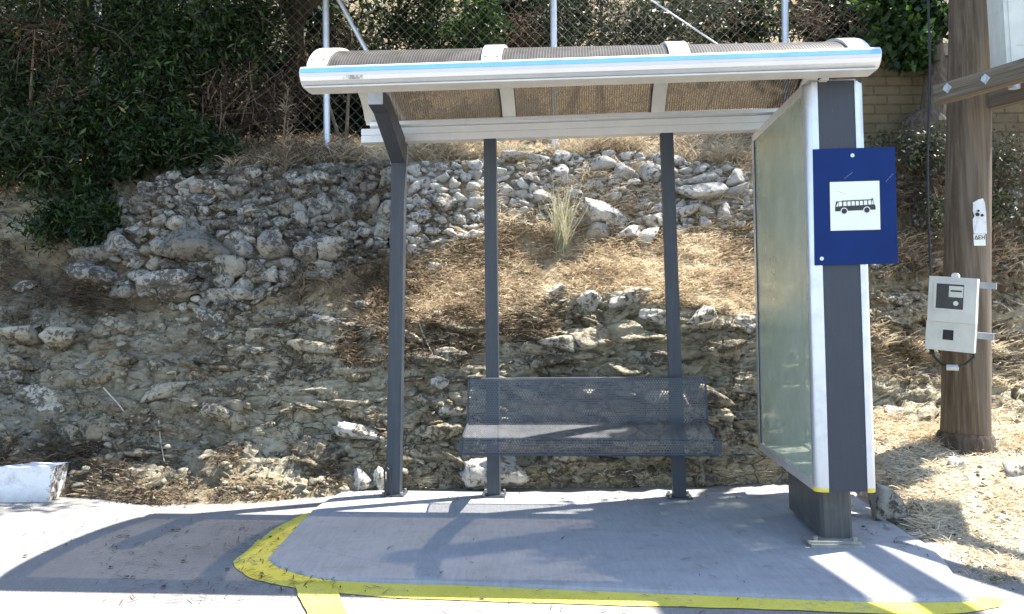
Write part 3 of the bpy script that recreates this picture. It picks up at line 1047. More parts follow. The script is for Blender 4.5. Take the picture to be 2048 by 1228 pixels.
# single rocks that stand out
def rock(px, py, w, h, label, mat='stone_pale', kind=None, sink=0.28, roll=0.0, rnd=0.7, dep=None, what=None, group=None, name='rock'):
    pool = {'j': JAGGED, 'r': ROUND, 'a': ANGLED}[kind or 'a']
    sh = random.choice(pool)
    v = stone_at(px, py, w, h, sh, dep, sink, roll, what)
    if v is None: return None
    c = v.mean(0)
    o = np_mesh(name, v - c, ICO_F if kind == 'j' else ICS_F, M[mat], smooth=True, attrs={'rnd': np.full(len(v), rnd)})
    o.location = c
    return tag(o, label, 'rock', group)


rock(1238, 428, 128, 58, 'large jagged white rock slab jutting from the grassy slope between the back posts', kind='j', rnd=1.0, dep=0.42)
rock(1316, 446, 70, 34, 'small jagged white rock tucked against the left side of the right back post', kind='j', rnd=0.9)
rock(884, 414, 60, 42, 'smooth egg shaped grey stone in the wall between the left post and middle post', 'stone', 'r', rnd=0.9, sink=0.1)
rock(58, 571, 46, 26, 'single pale oval rock lying on dark soil at the far left', 'stone', 'r', rnd=0.8)
rock(42, 672, 80, 42, 'flat pale rock at the left picture edge above the kerb', 'stone_pale2', 'a', rnd=0.7, roll=-.08)
rock(124, 680, 70, 46, 'flat layered pale rock right of the one at the left picture edge', 'stone_pale2', 'a', rnd=0.6, roll=-.05)
rock(26, 752, 48, 24, 'low grey rock in the left bank halfway above the white kerb', 'stone', 'r', rnd=0.7)
rock(738, 668, 44, 30, 'rounded grey rock bulging from the bank just left of the left post', 'stone', 'r', rnd=0.3)
rock(728, 862, 108, 34, 'bright jagged ledge rock on the bank left of the left post', 'stone_pale', 'j', rnd=0.95, roll=.2)
rock(735, 612, 46, 20, 'thin flat rock under dry weeds left of the left post', 'stone', 'a', rnd=0.6)
rock(640, 905, 120, 52, 'ochre coloured sloping rock low on the bank left of the left post', 'bedrock', 'j', rnd=0.15, roll=.3, sink=.45, dep=.2)
rock(722, 958, 54, 46, 'broken white rock at the foot of the bank behind the slab corner', 'stone_pale', 'j', rnd=0.95)
rock(762, 958, 26, 50, 'upright white rock beside the wire hoop at the left post', 'stone_pale', 'j', rnd=1.0)
rock(905, 712, 76, 36, 'grey layered rock between left and middle posts above the bench', 'stone', 'j', rnd=0.8)
rock(906, 826, 64, 28, 'bright sharp edged rock left of the bench seat', 'stone_pale', 'j', rnd=1.0)
rock(880, 764, 40, 26, 'white rock just left of the bench backrest top', 'stone_pale', 'j', rnd=0.9)
rock(992, 948, 130, 66, 'broad white rock at the foot of the middle post under the bench', 'stone_pale', 'j', rnd=1.0, dep=0.3)
rock(1118, 590, 60, 36, 'leftmost pale rock on the lip of the rock face above the bench', 'stone_pale', 'j', rnd=0.8)
rock(1180, 608, 50, 44, 'rounded pale rock on the lip of the rock face above the bench centre', 'stone_pale', 'j', rnd=0.7)
rock(1262, 596, 92, 40, 'wide grey rock on the lip of the rock face left of the right back post', 'stone_pale', 'j', rnd=0.6)
rock(1312, 640, 70, 34, 'low pale rock on the rock face touching the right back post', 'stone_pale', 'j', rnd=0.9)
rock(1400, 640, 60, 50, 'pale rough rock on the lip right of the right back post', 'stone_pale', 'j', rnd=0.8)
rock(1470, 650, 70, 36, 'pale rough rock on the lip beside the glass panel', 'stone_pale', 'j', rnd=0.7)
rock(1410, 962, 46, 46, 'blocky ochre grey rock at the bank foot right of the right back post', 'stone', 'a', rnd=0.3)
rock(1300, 722, 90, 34, 'flat cracked grey rock in the face above the right of the backrest', 'stone', 'a', rnd=0.7)
rock(1130, 690, 100, 32, 'long tilted grey rock in the face above the middle of the backrest', 'stone', 'a', rnd=0.7, roll=.25)
b = ground(1780, 1052, -0.02)
v = stone_shape(777, True, sharp=12, flat=9, rough=0.05) * np.array([0.16, 0.26, 0.215])
v = v @ rotm(0.1, 0.25, 0.3).T
o = np_mesh('boulder', v, ICO_F, M['stone_pale'], smooth=True, attrs={'rnd': np.full(len(v), 0.45)})
o.location = (b[0] + 0.0, b[1] + 0.09, 0.075)
tag(o, 'upright grey boulder at the right edge of the slab by the totem foot', 'boulder')
rock(1806, 795, 52, 30, 'pointed pale rock on straw between the totem and the wooden pole', 'stone_pale', 'a', rnd=0.8, what=VERGE)
rock(1790, 830, 40, 26, 'low pale rock below the pointed one right of the totem', 'stone_pale', 'r', rnd=0.7, what=VERGE)
rock(2030, 945, 50, 30, 'low rounded stone at the right picture edge on sunlit straw', 'stone_pale', 'r', rnd=0.6, what=VERGE)
rock(1988, 884, 30, 16, 'small white stone right of the wooden pole foot', 'stone_pale', 'r', rnd=1.0, what=VERGE)
rock(1914, 932, 34, 26, 'small pale stone in front of the wooden pole foot', 'stone_pale', 'r', rnd=0.9, what=VERGE)
rock(2006, 1040, 40, 18, 'flat little stone in the sunlit gravel at lower right', 'stone_pale', 'a', rnd=0.3, what=VERGE)

# beds of fractured limestone that stick out of the cut bank
g = Geo()
for poly, n, sz, sd in (([(20, 660), (300, 640), (560, 620), (790, 640), (790, 940), (560, 950), (150, 890), (20, 860)], 70, (22, 110), 51),
                        ([(820, 640), (1000, 650), (1150, 610), (1500, 650), (1505, 960), (820, 960)], 85, (24, 125), 52),
                        ([(400, 620), (500, 610), (520, 800), (400, 790)], 22, (40, 70), 53),
                        ([(1745, 570), (2048, 570), (2048, 730), (1745, 720)], 26, (30, 80), 54)):
    for (x, y, w, h) in poly_area(poly, n, sz, sd, shrink=0.8):
        hh = h * random.uniform(.28, .85)
        v = stone_at(x, y, w * 1.1, hh, random.choice(JAGGED if random.random() < .8 else ANGLED), dep=0.10 + 0.0009 * w, sink=random.uniform(.48, .75), roll=random.uniform(-.15, .35))
        if v is not None: g.add(v, ICO_F if len(v) == len(ICO_V) else ICS_F, random.random() ** 1.8)
tag(g.build('bedrock', M['bedrock'], smooth=True), kind='structure')

fp, fn = onto(1841, 797, VERGE)
fv = ROUND[3] * np.array([0.05, 0.045, 0.045])
fo = np_mesh('fruit', fv, ICS_F, simple('yellow_fruit', (0.55, 0.38, 0.07), 0.6, 0, 0.2, 30), smooth=True)
fo.location = (fp.x, fp.y, fp.z + 0.03)
tag(fo, 'small round yellow fruit lying on straw between the totem and the wooden pole', 'fruit')

# loose gravel and chips all over the bank and verge (nobody could count it)
g = Geo()
r = np.random.default_rng(77)
small_sh = []
bm = bmesh.new()
bmesh.ops.create_icosphere(bm, subdivisions=2, radius=1)
IC2_V = np.array([v_.co[:] for v_ in bm.verts])
IC2_F = np.array([[q.index for q in f.verts] for f in bm.faces])
bm.free()
for k in range(10):
    n_ = r.normal(size=(8, 3)); n_ /= np.linalg.norm(n_, axis=1)[:, None]
    q = np.clip((IC2_V @ n_.T) / r.uniform(.6, 1, 8)[None], .05, None)
    vv = IC2_V / (np.mean(q ** 14, axis=1) ** (1 / 14) + .1)[:, None]
    small_sh.append(vv / (vv.max(0) - vv.min(0)))
def chips(poly, n, lo, hi, what, seed, flat=0.55):
    rr = np.random.default_rng(seed)
    poly = np.array(poly, float)
    a, b_ = poly.min(0), poly.max(0)
    k = 0
    while k < n:
        p = a + rr.random(2) * (b_ - a)
        k += 1
        if not inside(poly, p)[0]: continue
        q, nn = onto(p[0], p[1], what)
        if q is None: continue
        s = lo + (hi - lo) * rr.random() ** 3.5
        vv = small_sh[rr.integers(10)] * np.array([s, s * rr.uniform(.6, 1), s * flat * rr.uniform(.7, 1.3)])
        vv = vv @ rotm(rr.normal() * .3, rr.normal() * .3, rr.random() * 6.28).T
        g.add(vv + np.array(q) + np.array(nn) * s * 0.12, IC2_F, rr.random() * 0.9)
chips([(0, 640), (300, 610), (800, 560), (800, 985), (300, 1010), (0, 930)], 1000, 0.010, 0.10, HILL, 1, 0.42)
chips([(800, 560), (1000, 560), (1150, 600), (1500, 640), (1510, 985), (800, 985)], 800, 0.010, 0.09, HILL, 2, 0.42)
chips([(1740, 520), (2048, 540), (2048, 780), (1740, 740)], 500, 0.012, 0.08, HILL, 3)
chips([(1700, 960), (1760, 760), (2048, 740), (2048, 1210), (1960, 1200)], 1900, 0.008, 0.045, VERGE, 4)
chips([(640, 930), (1560, 930), (1560, 990), (640, 990)], 500, 0.008, 0.05, HILL, 6)
chips([(0, 640), (300, 610), (800, 560), (800, 985), (300, 1012), (0, 930)], 4200, 0.006, 0.030, HILL, 7)
chips([(800, 560), (1000, 560), (1150, 600), (1500, 640), (1510, 985), (800, 985)], 2600, 0.006, 0.028, HILL, 8)
chips([(1740, 260), (2048, 260), (2048, 640), (1740, 640)], 700, 0.01, 0.06, HILL, 9)
tag(g.build('rubble', M['stone_pale2'], smooth=False), kind='stuff')

# ================================================================== the bus shelter (local frame: u along, v towards the bank, z up)
YAW, V0 = 0.0722, 5.684
TL = lambda u: 0.0124 * (u - 0.45)                # the roof climbs a little to the right


def shear(bm, du_top, du_bot, z0, z1):
    for v in bm.verts:
        t = (v.co.z - z0) / (z1 - z0)
        v.co.x += du_bot * (1 - t) + du_top * t


TV = lambda u: -0.018 - 0.0093 * (u + 0.945)      # the vault itself sags a little that way
TF_ = lambda u: 0.0075 * (u - 0.45)


def tiltf(bm):
    for v in bm.verts:
        v.co.z = 2.319 + (v.co.z - 2.310) * 0.756 + TF_(v.co.x)


def tiltv(bm):
    for v in bm.verts:
        v.co.z += TV(v.co.x)


def tilt(bm):
    for v in bm.verts:
        v.co.z += TL(v.co.x)


SH = empty('bus_shelter', 'bus shelter with curved bronze roof, aluminium front edge and slim dark blue grey posts', 'bus shelter', (0, V0, 0), -YAW)


def post(u, w, ztop, lean, bolts=True):
    bm = bmesh.new()
    box(bm, (u - w / 2, -w / 2, 0.0), (u + w / 2, w / 2, ztop))
    shear(bm, -lean, lean, 0, ztop)
    p = bm_obj('post', bm, M['post'], SH, bevel=0.006)
    bm = bmesh.new()
    box(bm, (u + lean - 0.075, -0.075, 0.0), (u + lean + 0.075, 0.075, 0.010))
    bm_obj('base_plate', bm, M['post'], p, bevel=0.002)
    for s in (-1, 1):
        for t in (-1, 1):
            bm = bmesh.new()
            cyl(bm, (u + lean + s * 0.06, t * 0.06, 0.018), (0, 0, 1), 0.009, 0.018, 6)
            bm_obj('bolt', bm, M['plate'], p)
    return p


post(-0.757, 0.088, 2.20, -0.010)
post(-0.133, 0.080, 2.30, 0.008)
post(1.025, 0.080, 2.312, 0.014)

bm = bmesh.new()
prism(bm, [(-0.043, 2.14), (-0.56, 2.355), (-0.70, 2.375), (-0.70, 2.458), (-0.53, 2.462), (0.043, 2.285), (0.043, 2.14)], 0, -0.746 - 0.045, -0.746 + 0.045)
arm = bm_obj('roof_arm', bm, M['post'], SH, bevel=0.005)
bm = bmesh.new()
box(bm, (-0.746 - 0.043, -0.712, 2.375), (-0.746 + 0.043, -0.70, 2.458))
bm_obj('end_cap', bm, M['zinc'], arm, bevel=0.004)

U0, U1 = -0.995, 1.925
bm = bmesh.new()
box(bm, (U0, -0.045, 2.300), (U1, 0.045, 2.3445))
box(bm, (U0, -0.045, 2.3505), (U1, 0.045, 2.392))
box(bm, (U0 + 0.003, -0.038, 2.3445), (U1 - 0.003, 0.038, 2.3505))
tilt(bm)
bm_obj('back_beam', bm, M['white_coat'], SH, bevel=0.003)
bm = bmesh.new()
prism(bm, [(-0.035, 2.393), (-0.060, 2.408), (-0.060, 2.432), (-0.045, 2.440), (0.035, 2.440), (0.035, 2.393)], 0, U0 + 0.06, U1)
tilt(bm)
bm_obj('gutter_rail', bm, M['alu'], SH, bevel=0.002)


def vault(t, off=0.0):
    """point of the roof's arch, t = 0 at the back beam, 1 at the front edge"""
    a = math.pi * (0.10 + 0.80 * t)
    z = 2.435 + 0.225 * (math.sin(a) - math.sin(math.pi * 0.10)) / (1 - math.sin(math.pi * 0.10))
    v = -0.015 - 1.275 * (0.5 - 0.5 * math.cos(a) - 0.0245) / 0.951
    return v, z + off * 1.0


def shell(name, u0, u1, off, th, m, n=26, t0=0.0, t1=1.0, bevel=0.0):
    bm = bmesh.new()
    lo = [vault(t0 + (t1 - t0) * k / n, off) for k in range(n + 1)]
    hi = [(v, z + th) for v, z in lo]
    prism(bm, lo + hi[::-1], 0, u0, u1)
    tiltv(bm)
    return bm_obj(name, bm, m, SH, smooth=True, bevel=bevel)


RIBS = [-0.925, -0.01, 0.955, 1.855]
for a, b in zip(RIBS, RIBS[1:]):
    shell('roof_panel', a + 0.03, b - 0.03, 0.006, 0.010, M['roof_sheet'])
for u in RIBS:
    rb = shell('roof_rib', u - 0.043, u + 0.043, -0.012, 0.017, M['cream'])
    top = shell('rib_cover', u - 0.052, u + 0.052, 0.0175, 0.016, M['white_coat'], bevel=0.003)
    mw = top.matrix_world.copy()
    top.parent = rb
    for t in (0.955,):
        for s in (-1, 1):
            v, z = vault(t, 0.036)
            bm = bmesh.new()
            cyl(bm, (u + s * 0.032, v, z + TV(u)), (0, -0.6, 0.8), 0.007, 0.006, 8)
            bm_obj('screw', bm, M['plate'], rb)

FU0, FU1 = -0.977, 1.905
prof = [(-1.215, 2.322), (-1.335, 2.322), (-1.352, 2.330), (-1.376, 2.352), (-1.392, 2.380), (-1.398, 2.407), (-1.390, 2.432), (-1.372, 2.450), (-1.330, 2.468), (-1.255, 2.482), (-1.215, 2.478)]
bm = bmesh.new()
prism(bm, prof, 0, FU0, FU1)
tiltf(bm)
fas = bm_obj('front_fascia', bm, M['alu'], SH, bevel=0.0015, segs=1)
for p in fas.data.polygons: p.use_smooth = False


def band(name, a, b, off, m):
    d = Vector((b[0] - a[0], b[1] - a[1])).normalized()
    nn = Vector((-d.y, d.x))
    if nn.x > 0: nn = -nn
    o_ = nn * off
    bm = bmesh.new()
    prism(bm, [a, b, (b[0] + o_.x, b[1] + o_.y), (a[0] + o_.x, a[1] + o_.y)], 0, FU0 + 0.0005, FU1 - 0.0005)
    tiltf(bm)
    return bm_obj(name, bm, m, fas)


band('sky_reflection_stripe', (-1.3978, 2.3985), (-1.3900, 2.4330), 0.0030, M['sky_reflection'])  # reflections on the metal edge, painted on as three coloured strips
band('lilac_reflection_stripe', (-1.3915, 2.3785), (-1.3965, 2.3975), 0.0012, M['lilac_reflection'])
band('road_reflection_stripe', (-1.3765, 2.3535), (-1.3905, 2.3770), 0.0012, M['road_reflection'])
bm = bmesh.new()
box(bm, (FU0 + 0.01, -1.36, 2.310), (FU1 - 0.01, -1.225, 2.3215))
tiltf(bm)
bm_obj('drip_lip', bm, M['cream'], fas, bevel=0.003)
for u in (FU0 - 0.004, FU1):
    bm = bmesh.new()
    prism(bm, [(v * 0.998 - 0.0026, z * 0.998 + 0.0048) for v, z in prof], 0, u, u + 0.004)
    tiltf(bm)
    bm_obj('end_plate', bm, M['white_coat'], fas)

# ------------------------------------------------------------------ advertising totem at the right end
TO = empty('advertising_panel', 'tall glazed advertising panel on a dark foot carrying the right end of the roof', 'advertising panel', (0, V0, 0), -YAW)
TZ0, TZ1 = 0.262, 2.330
TLEAN = dict(du_top=0.013, du_bot=-0.009, z0=TZ0, z1=TZ1)


def tpart(name, bm, m, parent=TO, **k):
    shear(bm, **TLEAN)
    return bm_obj(name, bm, m, parent, **k)


def rounded(u0, u1, v0, v1, r, left):
    """plan of a corner profile with its outer corner rounded"""
    pts = []
    if left:
        pts = [(u1, v0), (u1, v1), (u0, v1)]
        pts += [(u0 + r - r * math.cos(a), v0 + r - r * math.sin(a)) for a in np.linspace(0, math.pi / 2, 9)]
    else:
        pts = [(u0, v0)]
        pts += [(u1 - r + r * math.sin(a), v0 + r - r * math.cos(a)) for a in np.linspace(0, math.pi / 2, 9)]
        pts += [(u1, v1), (u0, v1)]
    return pts


for vf, vb, sgn in ((-1.150, -1.085, 1), (0.240, 0.175, -1)):
    for left in (True, False):
        u0, u1 = (1.589, 1.652) if left else (1.838, 1.888)
        if sgn < 0: u0, u1 = (1.589, 1.612) if left else (1.865, 1.888)
        bm = bmesh.new()
        P_ = rounded(u0, u1, min(vf, vb) if sgn > 0 else -max(vf, vb), max(vf, vb) if sgn > 0 else -min(vf, vb), 0.045 if sgn > 0 else 0.018, left)
        prism(bm, [(a, b * sgn) for a, b in P_], 2, TZ0 + 0.02, TZ1)
        te = [e for e in bm.edges if all(v.co.z > TZ1 - 1e-5 for v in e.verts) and ((e.verts[0].co.x + e.verts[1].co.x) / 2 < u0 + 0.03 if left else (e.verts[0].co.x + e.verts[1].co.x) / 2 > u1 - 0.03)]
        if sgn > 0: bmesh.ops.bevel(bm, geom=te, offset=0.020, segments=4, affect='EDGES', profile=0.5)
        cp_ = tpart('corner_profile', bm, M['alu_v'], smooth=True)
        for z in (TZ0,):
            bm = bmesh.new()
            prism(bm, [(a, b * sgn) for a, b in P_], 2, z, z + (0.020 if z == TZ0 else 0.010))
            tpart('corner_cap', bm, M['yellow_cap'] if z == TZ0 else M['cream'], cp_)
for nm, va, vb in (('front_panel', -1.145, -1.10),):
    bm = bmesh.new()
    box(bm, (1.652, va, TZ0 + 0.004), (1.838, vb, TZ1 + 0.004))
    tpart(nm, bm, M['column'], bevel=0.004)
for u0, u1 in ((1.589, 1.612), (1.865, 1.888)):
    for z0, z1 in ((TZ0, TZ0 + 0.048), (TZ1 - 0.048, TZ1)):
        bm = bmesh.new()
        box(bm, (u0, -1.085, z0), (u1, 0.175, z1))
        tpart('side_rail', bm, M['alu'], bevel=0.008)
    ug = 1.600 if u0 < 1.7 else 1.877
    bm = bmesh.new()
    box(bm, (ug - 0.003, -1.085, TZ0 + 0.048), (ug + 0.003, 0.175, TZ1 - 0.048))
    tpart('glass_pane', bm, M['glass'] if u0 < 1.7 else M['clear'])
    for va, vb in ((-1.085, -1.077), (0.167, 0.175)):
        bm = bmesh.new()
        box(bm, (ug - 0.008, va, TZ0 + 0.048), (ug + 0.008, vb, TZ1 - 0.048))
        tpart('glazing_gasket', bm, M['rubber'])
for z0, z1 in ((TZ0 + 0.004, TZ0 + 0.03), (TZ1 - 0.03, TZ1 - 0.002)):
    bm = bmesh.new()
    box(bm, (1.614, -1.08, z0), (1.863, 0.17, z1))
    tpart('frame_floor' if z0 < 1 else 'frame_roof', bm, M['cream'] if z0 < 1 else M['column'])
bm = bmesh.new()
prism(bm, [(1.615, -1.06), (1.615, -0.42), (1.772, -0.42), (1.772, -1.06), (1.755, -1.085), (1.632, -1.085)], 2, 0.028, TZ0 + 0.003)
pl = bm_obj('foot', bm, M['plinth'], TO, bevel=0.004)
bm = bmesh.new()
box(bm, (1.545, -1.165, 0.0), (1.800, -1.00, 0.014))
box(bm, (1.535, -1.150, 0.0145), (1.790, -1.02, 0.0275))
bp = bm_obj('base_plate', bm, M['plate'], pl, bevel=0.003)
for u in (1.575, 1.765):
    for v in (-1.125,):
        bm = bmesh.new()
        cyl(bm, (u, v, 0.036), (0, 0, 1), 0.012, 0.022, 6)
        bm_obj('bolt', bm, M['plate'], pl)
bm = bmesh.new()
box(bm, (1.62, -1.10, TZ1 + 0.004), (1.86, -0.60, TZ1 + 0.022))
box(bm, (1.66, -1.19, TZ1 - 0.002), (1.70, -1.11, TZ1 + 0.008))
tpart('roof_bracket', bm, M['cream'], bevel=0.002)

# ------------------------------------------------------------------ bus stop sign
SG = empty('bus_stop_sign', 'square cornered blue bus stop sign with white bus pictogram on the totem front', 'sign', (0, V0, 0), -YAW)


def spart(name, bm, m, parent=SG, **k):
    for v in bm.verts: v.co.x += 0.006 * (v.co.z - 1.68) + 0.0
    shear(bm, 0.004, -0.006, 1.38, 1.98)
    for v in bm.verts: v.co.z += 0.012 * (v.co.x - 1.81)
    return bm_obj(name, bm, m, parent, **k)


sa, sb, s0, s1 = 1.622, 2.030, 1.385, 1.978
bm = bmesh.new()
box(bm, (sa, -1.158, s0), (sb, -1.150, s1))
spart('sign_panel', bm, M['sign_blue'], bevel=0.002, segs=1)
qa, qb, q0, q1 = 1.7025, 1.9475, 1.558, 1.806
bm = bmesh.new()
box(bm, (qa - 0.003, -1.1592, q0 - 0.003), (qb + 0.003, -1.158, q1 + 0.003))
spart('pictogram_border', bm, M['ink'])
bm = bmesh.new()
box(bm, (qa, -1.1606, q0), (qb, -1.1592, q1))
wp = spart('pictogram_plate', bm, M['sign_white'])
kx = lambda x: qa + (x - 222) / 455.0 * (qb - qa)
kz = lambda y: q1 - (y - 392) / 455.0 * (q1 - q0)
bm = bmesh.new()
prism(bm, [(kx(x), kz(y)) for x, y in [(266, 668), (267, 632), (276, 575), (325, 575), (328, 569), (600, 563), (604, 553), (612, 553), (615, 563), (622, 600), (636, 628), (637, 660)]], 1, -1.1620, -1.1606)
bus = spart('bus_pictogram', bm, M['ink'], wp)
bm = bmesh.new()
for poly in ([(276, 624), (290, 586), (294, 586), (294, 624)], [(300, 582), (330, 580), (330, 620), (300, 622)], [(342, 580), (370, 579), (371, 619), (342, 620)],
             [(380, 579), (408, 578), (409, 618), (380, 619)], [(418, 578), (446, 577), (447, 617), (418, 618)], [(456, 577), (483, 576), (484, 616), (456, 617)],
             [(493, 576), (520, 575), (521, 615), (493, 616)], [(530, 575), (560, 574), (562, 613), (530, 615)], [(571, 574), (596, 573), (600, 612), (571, 613)], [(604, 575), (610, 575), (620, 611), (606, 611)]):
    prism(bm, [(kx(x), kz(y)) for x, y in poly], 1, -1.1630, -1.1620)
spart('bus_windows', bm, M['sign_white'], wp)
for x, y in ((348, 668), (556, 663)):
    for r_, d_, m_, n_ in ((33, 0.0010, 'sign_white', 'wheel_ring'), (25, 0.0020, 'ink', 'wheel')):
        bm = bmesh.new()
        prism(bm, [(kx(x + r_ * math.cos(a)), kz(y + r_ * math.sin(a))) for a in np.linspace(0, 2 * math.pi, 25)[:-1]], 1, -1.1620 - d_, -1.1606)
        spart(n_, bm, M[m_], wp)
for x0, y0, x1, y1 in ((358, 362, 440, 302), (738, 402, 812, 322), (300, 481, 375, 514)):
    bm = bmesh.new()
    a_, b_ = (kx(x0), kz(y0)), (kx(x1), kz(y1))
    on_plate = y0 > 450
    d_ = Vector((b_[0] - a_[0], b_[1] - a_[1]))
    n_ = Vector((-d_.y, d_.x)).normalized() * 0.0011
    yb = -1.1606 if on_plate else -1.158
    rs_ = np.random.default_rng(int(x0))
    t_ = 0.0
    while t_ < 0.96:
        e_ = min(1.0, t_ + rs_.uniform(.05, .2))
        p0, p1 = Vector(a_) + d_ * t_, Vector(a_) + d_ * e_
        prism(bm, [tuple(p0 - n_), tuple(p1 - n_ * .5), tuple(p1 + n_ * .5), tuple(p0 + n_)], 1, yb - 0.0003, yb)
        t_ = e_ + rs_.uniform(.0, .07)
    spart('scratch', bm, M['plate'] if on_plate else M['strap'])
for u, z in ((1.817, 1.940), (1.656, 1.418)):
    bm = bmesh.new()
    cyl(bm, (u, -1.160, z), (0, 1, 0), 0.010, 0.006, 14)
    spart('bolt', bm, M['zinc'])

# ------------------------------------------------------------------ bench
BE = empty('bench', 'perforated dark blue grey steel bench fixed between the two back posts of the shelter', 'bench', (0, V0, 0), -YAW)


def perf_sheet(name, prof, u0, u1, taper=0.0, m='perf'):
    n = len(prof)
    nu = 24
    us = np.linspace(u0, u1, nu)
    s = np.r_[0, np.cumsum([math.dist(prof[k], prof[k + 1]) for k in range(n - 1)])]
    V_, UV = [], []
    for k, (v, z) in enumerate(prof):
        for u in us:
            V_.append((u, v, z + 0.004 * (u - 0.45) / 0.75))
            UV.append((u, s[k]))
    idx = np.arange(n * nu).reshape(n, nu)
    F_ = np.stack([idx[:-1, :-1], idx[:-1, 1:], idx[1:, 1:], idx[1:, :-1]], -1).reshape(-1, 4)
    o_ = np_mesh(name, V_, F_, M[m], BE, smooth=True)
    uv = o_.data.uv_layers.new(name='sheet')
    UV = np.array(UV, np.float32)
    li = np.empty(len(o_.data.loops), np.int32)
    o_.data.loops.foreach_get('vertex_index', li)
    uv.data.foreach_set('uv', UV[li].ravel())
    return o_


BU0, BU1 = -0.275, 1.205
backp = [(-0.066, 0.722)] + [(-0.078 - 0.018 * math.cos(a), 0.732 + 0.018 * math.sin(a)) for a in np.linspace(math.pi, 0, 7)] + [(-0.100, 0.70), (-0.112, 0.62), (-0.126, 0.54)]
backp += [(-0.126 - 0.040 * (1 - math.cos(a)), 0.54 - 0.077 * math.sin(a)) for a in np.linspace(0.2, math.pi / 2, 8)]
seatp = [(-0.166, 0.463), (-0.22, 0.455), (-0.28, 0.444), (-0.34, 0.431), (-0.40, 0.416), (-0.415, 0.411)]
lipp = [(-0.415, 0.411)] + [(-0.415 - 0.016 * math.sin(a), 0.395 + 0.016 * math.cos(a)) for a in np.linspace(0.2, math.pi / 2, 5)] + [(-0.433, 0.36), (-0.433, 0.330)]
perf_sheet('backrest', backp, BU0, BU1)
perf_sheet('seat', seatp, BU0, BU1, m='perf_sunlit')
fr = perf_sheet('front_rail', lipp, BU0 - 0.015, BU1 + 0.015)
bm = bmesh.new()
tube(bm, [(BU0 - 0.017, -0.431, 0.324), (BU1 + 0.017, -0.431, 0.328)], 0.008, 10)
bm_obj('rolled_edge', bm, M['bench'], fr, smooth=True)
for u, off in ((BU0, 0), (BU1, 0)):
    bm = bmesh.new()
    tube(bm, [(u, v, z + 0.004 * (u - 0.45) / 0.75) for v, z in backp + seatp[1:] + lipp[1:]], 0.006, 6)
    bm_obj('end_trim', bm, M['bench'], BE, smooth=True)
for u in (BU0 - 0.015, BU1 + 0.013):
    bm = bmesh.new()
    box(bm, (u, -0.4325, 0.331), (u + 0.022, -0.4345, 0.400))
    bm_obj('lip_border', bm, M['bench'], fr)
for u in (-0.128, 1.03):
    bm = bmesh.new()
    prism(bm, [(-0.041, 0.33), (-0.40, 0.375), (-0.40, 0.400), (-0.20, 0.440), (-0.140, 0.445), (-0.041, 0.445)], 0, u - 0.028, u + 0.028)
    bm_obj('bracket', bm, M['bench'], BE, bevel=0.003)

# bent wire hoop by the left post
bm = bmesh.new()
a = at(771, 992, 5.66); b = at(769, 940, 5.66); c = at(772, 931, 5.66); d = at(777, 938, 5.66); e = at(784, 992, 5.66)
a[2] = e[2] = -0.01
tube(bm, [a, b, c, d, e], 0.006, 8)
tag(bm_obj('wire_hoop', bm, M['rubber'], smooth=True), 'thin dark bent wire hoop standing against the left post foot', 'wire')

# ================================================================== white kerb block
kp = ground(97, 1004, ZR)
N = Nodes('whitewash_with_bare_end')
sx = N.n('ShaderNodeSeparateXYZ')
N.t.links.new(N.co, sx.inputs[0])
edge = N.math('ADD', N.math('SUBTRACT', sx.outputs[0], float(kp[0]) - 0.012), N.math('MULTIPLY', N.math('SUBTRACT', N.noise(26, 5, .7), 0.5), 0.16))
bare = N.ramp(N.math('MULTIPLY', N.math('SUBTRACT', edge, N.math('MULTIPLY', sx.outputs[2], 0.08)), 40.0), [(0.0, 0.0), (0.6, 1.0)])
dirt = N.ramp(N.noise(11, 8, 0.75), [(0.5, 0.0), (0.68, 0.6)])
line = N.ramp(N.noise(1.0, 5, 0.7, N.scale((3, 3, 40))), [(0.6, 0.0), (0.7, 0.6)])
low = N.math('MULTIPLY', N.ramp(sx.outputs[2], [(0.0, 1.0), (0.07, 0.0)]), N.noise(14, 5, .7))
wc = N.mix(N.math('MAXIMUM', N.math('MAXIMUM', dirt, line), low), (0.78, 0.79, 0.80), (0.40, 0.385, 0.36))
N.set(N.mix(bare, wc, N.ramp(N.noise(18, 6, .7), [(.3, (0.10, 0.085, 0.065)), (.7, (0.26, 0.235, 0.19))])), 0.85, 0, 0.25)
N.bump(N.noise(40, 6, 0.7), 0.7, 0.014)
M['kerb'] = N.m
bm = bmesh.new()
box(bm, (-7.0, kp[1], -0.12), (kp[0], kp[1] + 0.20, 0.195))
bmesh.ops.subdivide_edges(bm, edges=[e for e in bm.edges if e.calc_length() > 2], cuts=150, use_grid_fill=True)
bmesh.ops.subdivide_edges(bm, edges=bm.edges[:], cuts=2, use_grid_fill=True)
co_ = np.array([v.co[:] for v in bm.verts])
dn = np.stack([fbm(co_ * 6, 4, 61 + k) for k in range(3)], 1) * np.array([0.012, 0.012, 0.010])
for v, d_ in zip(bm.verts, dn):
    v.co += Vector(d_)
    if v.co.x > kp[0] - 0.1: v.co.x += 0.10 * (v.co.z - 0.05)
tag(bm_obj('kerb_block', bm, M['kerb'], smooth=True), 'whitewashed concrete kerb block at the road edge by the left picture edge', 'kerb')

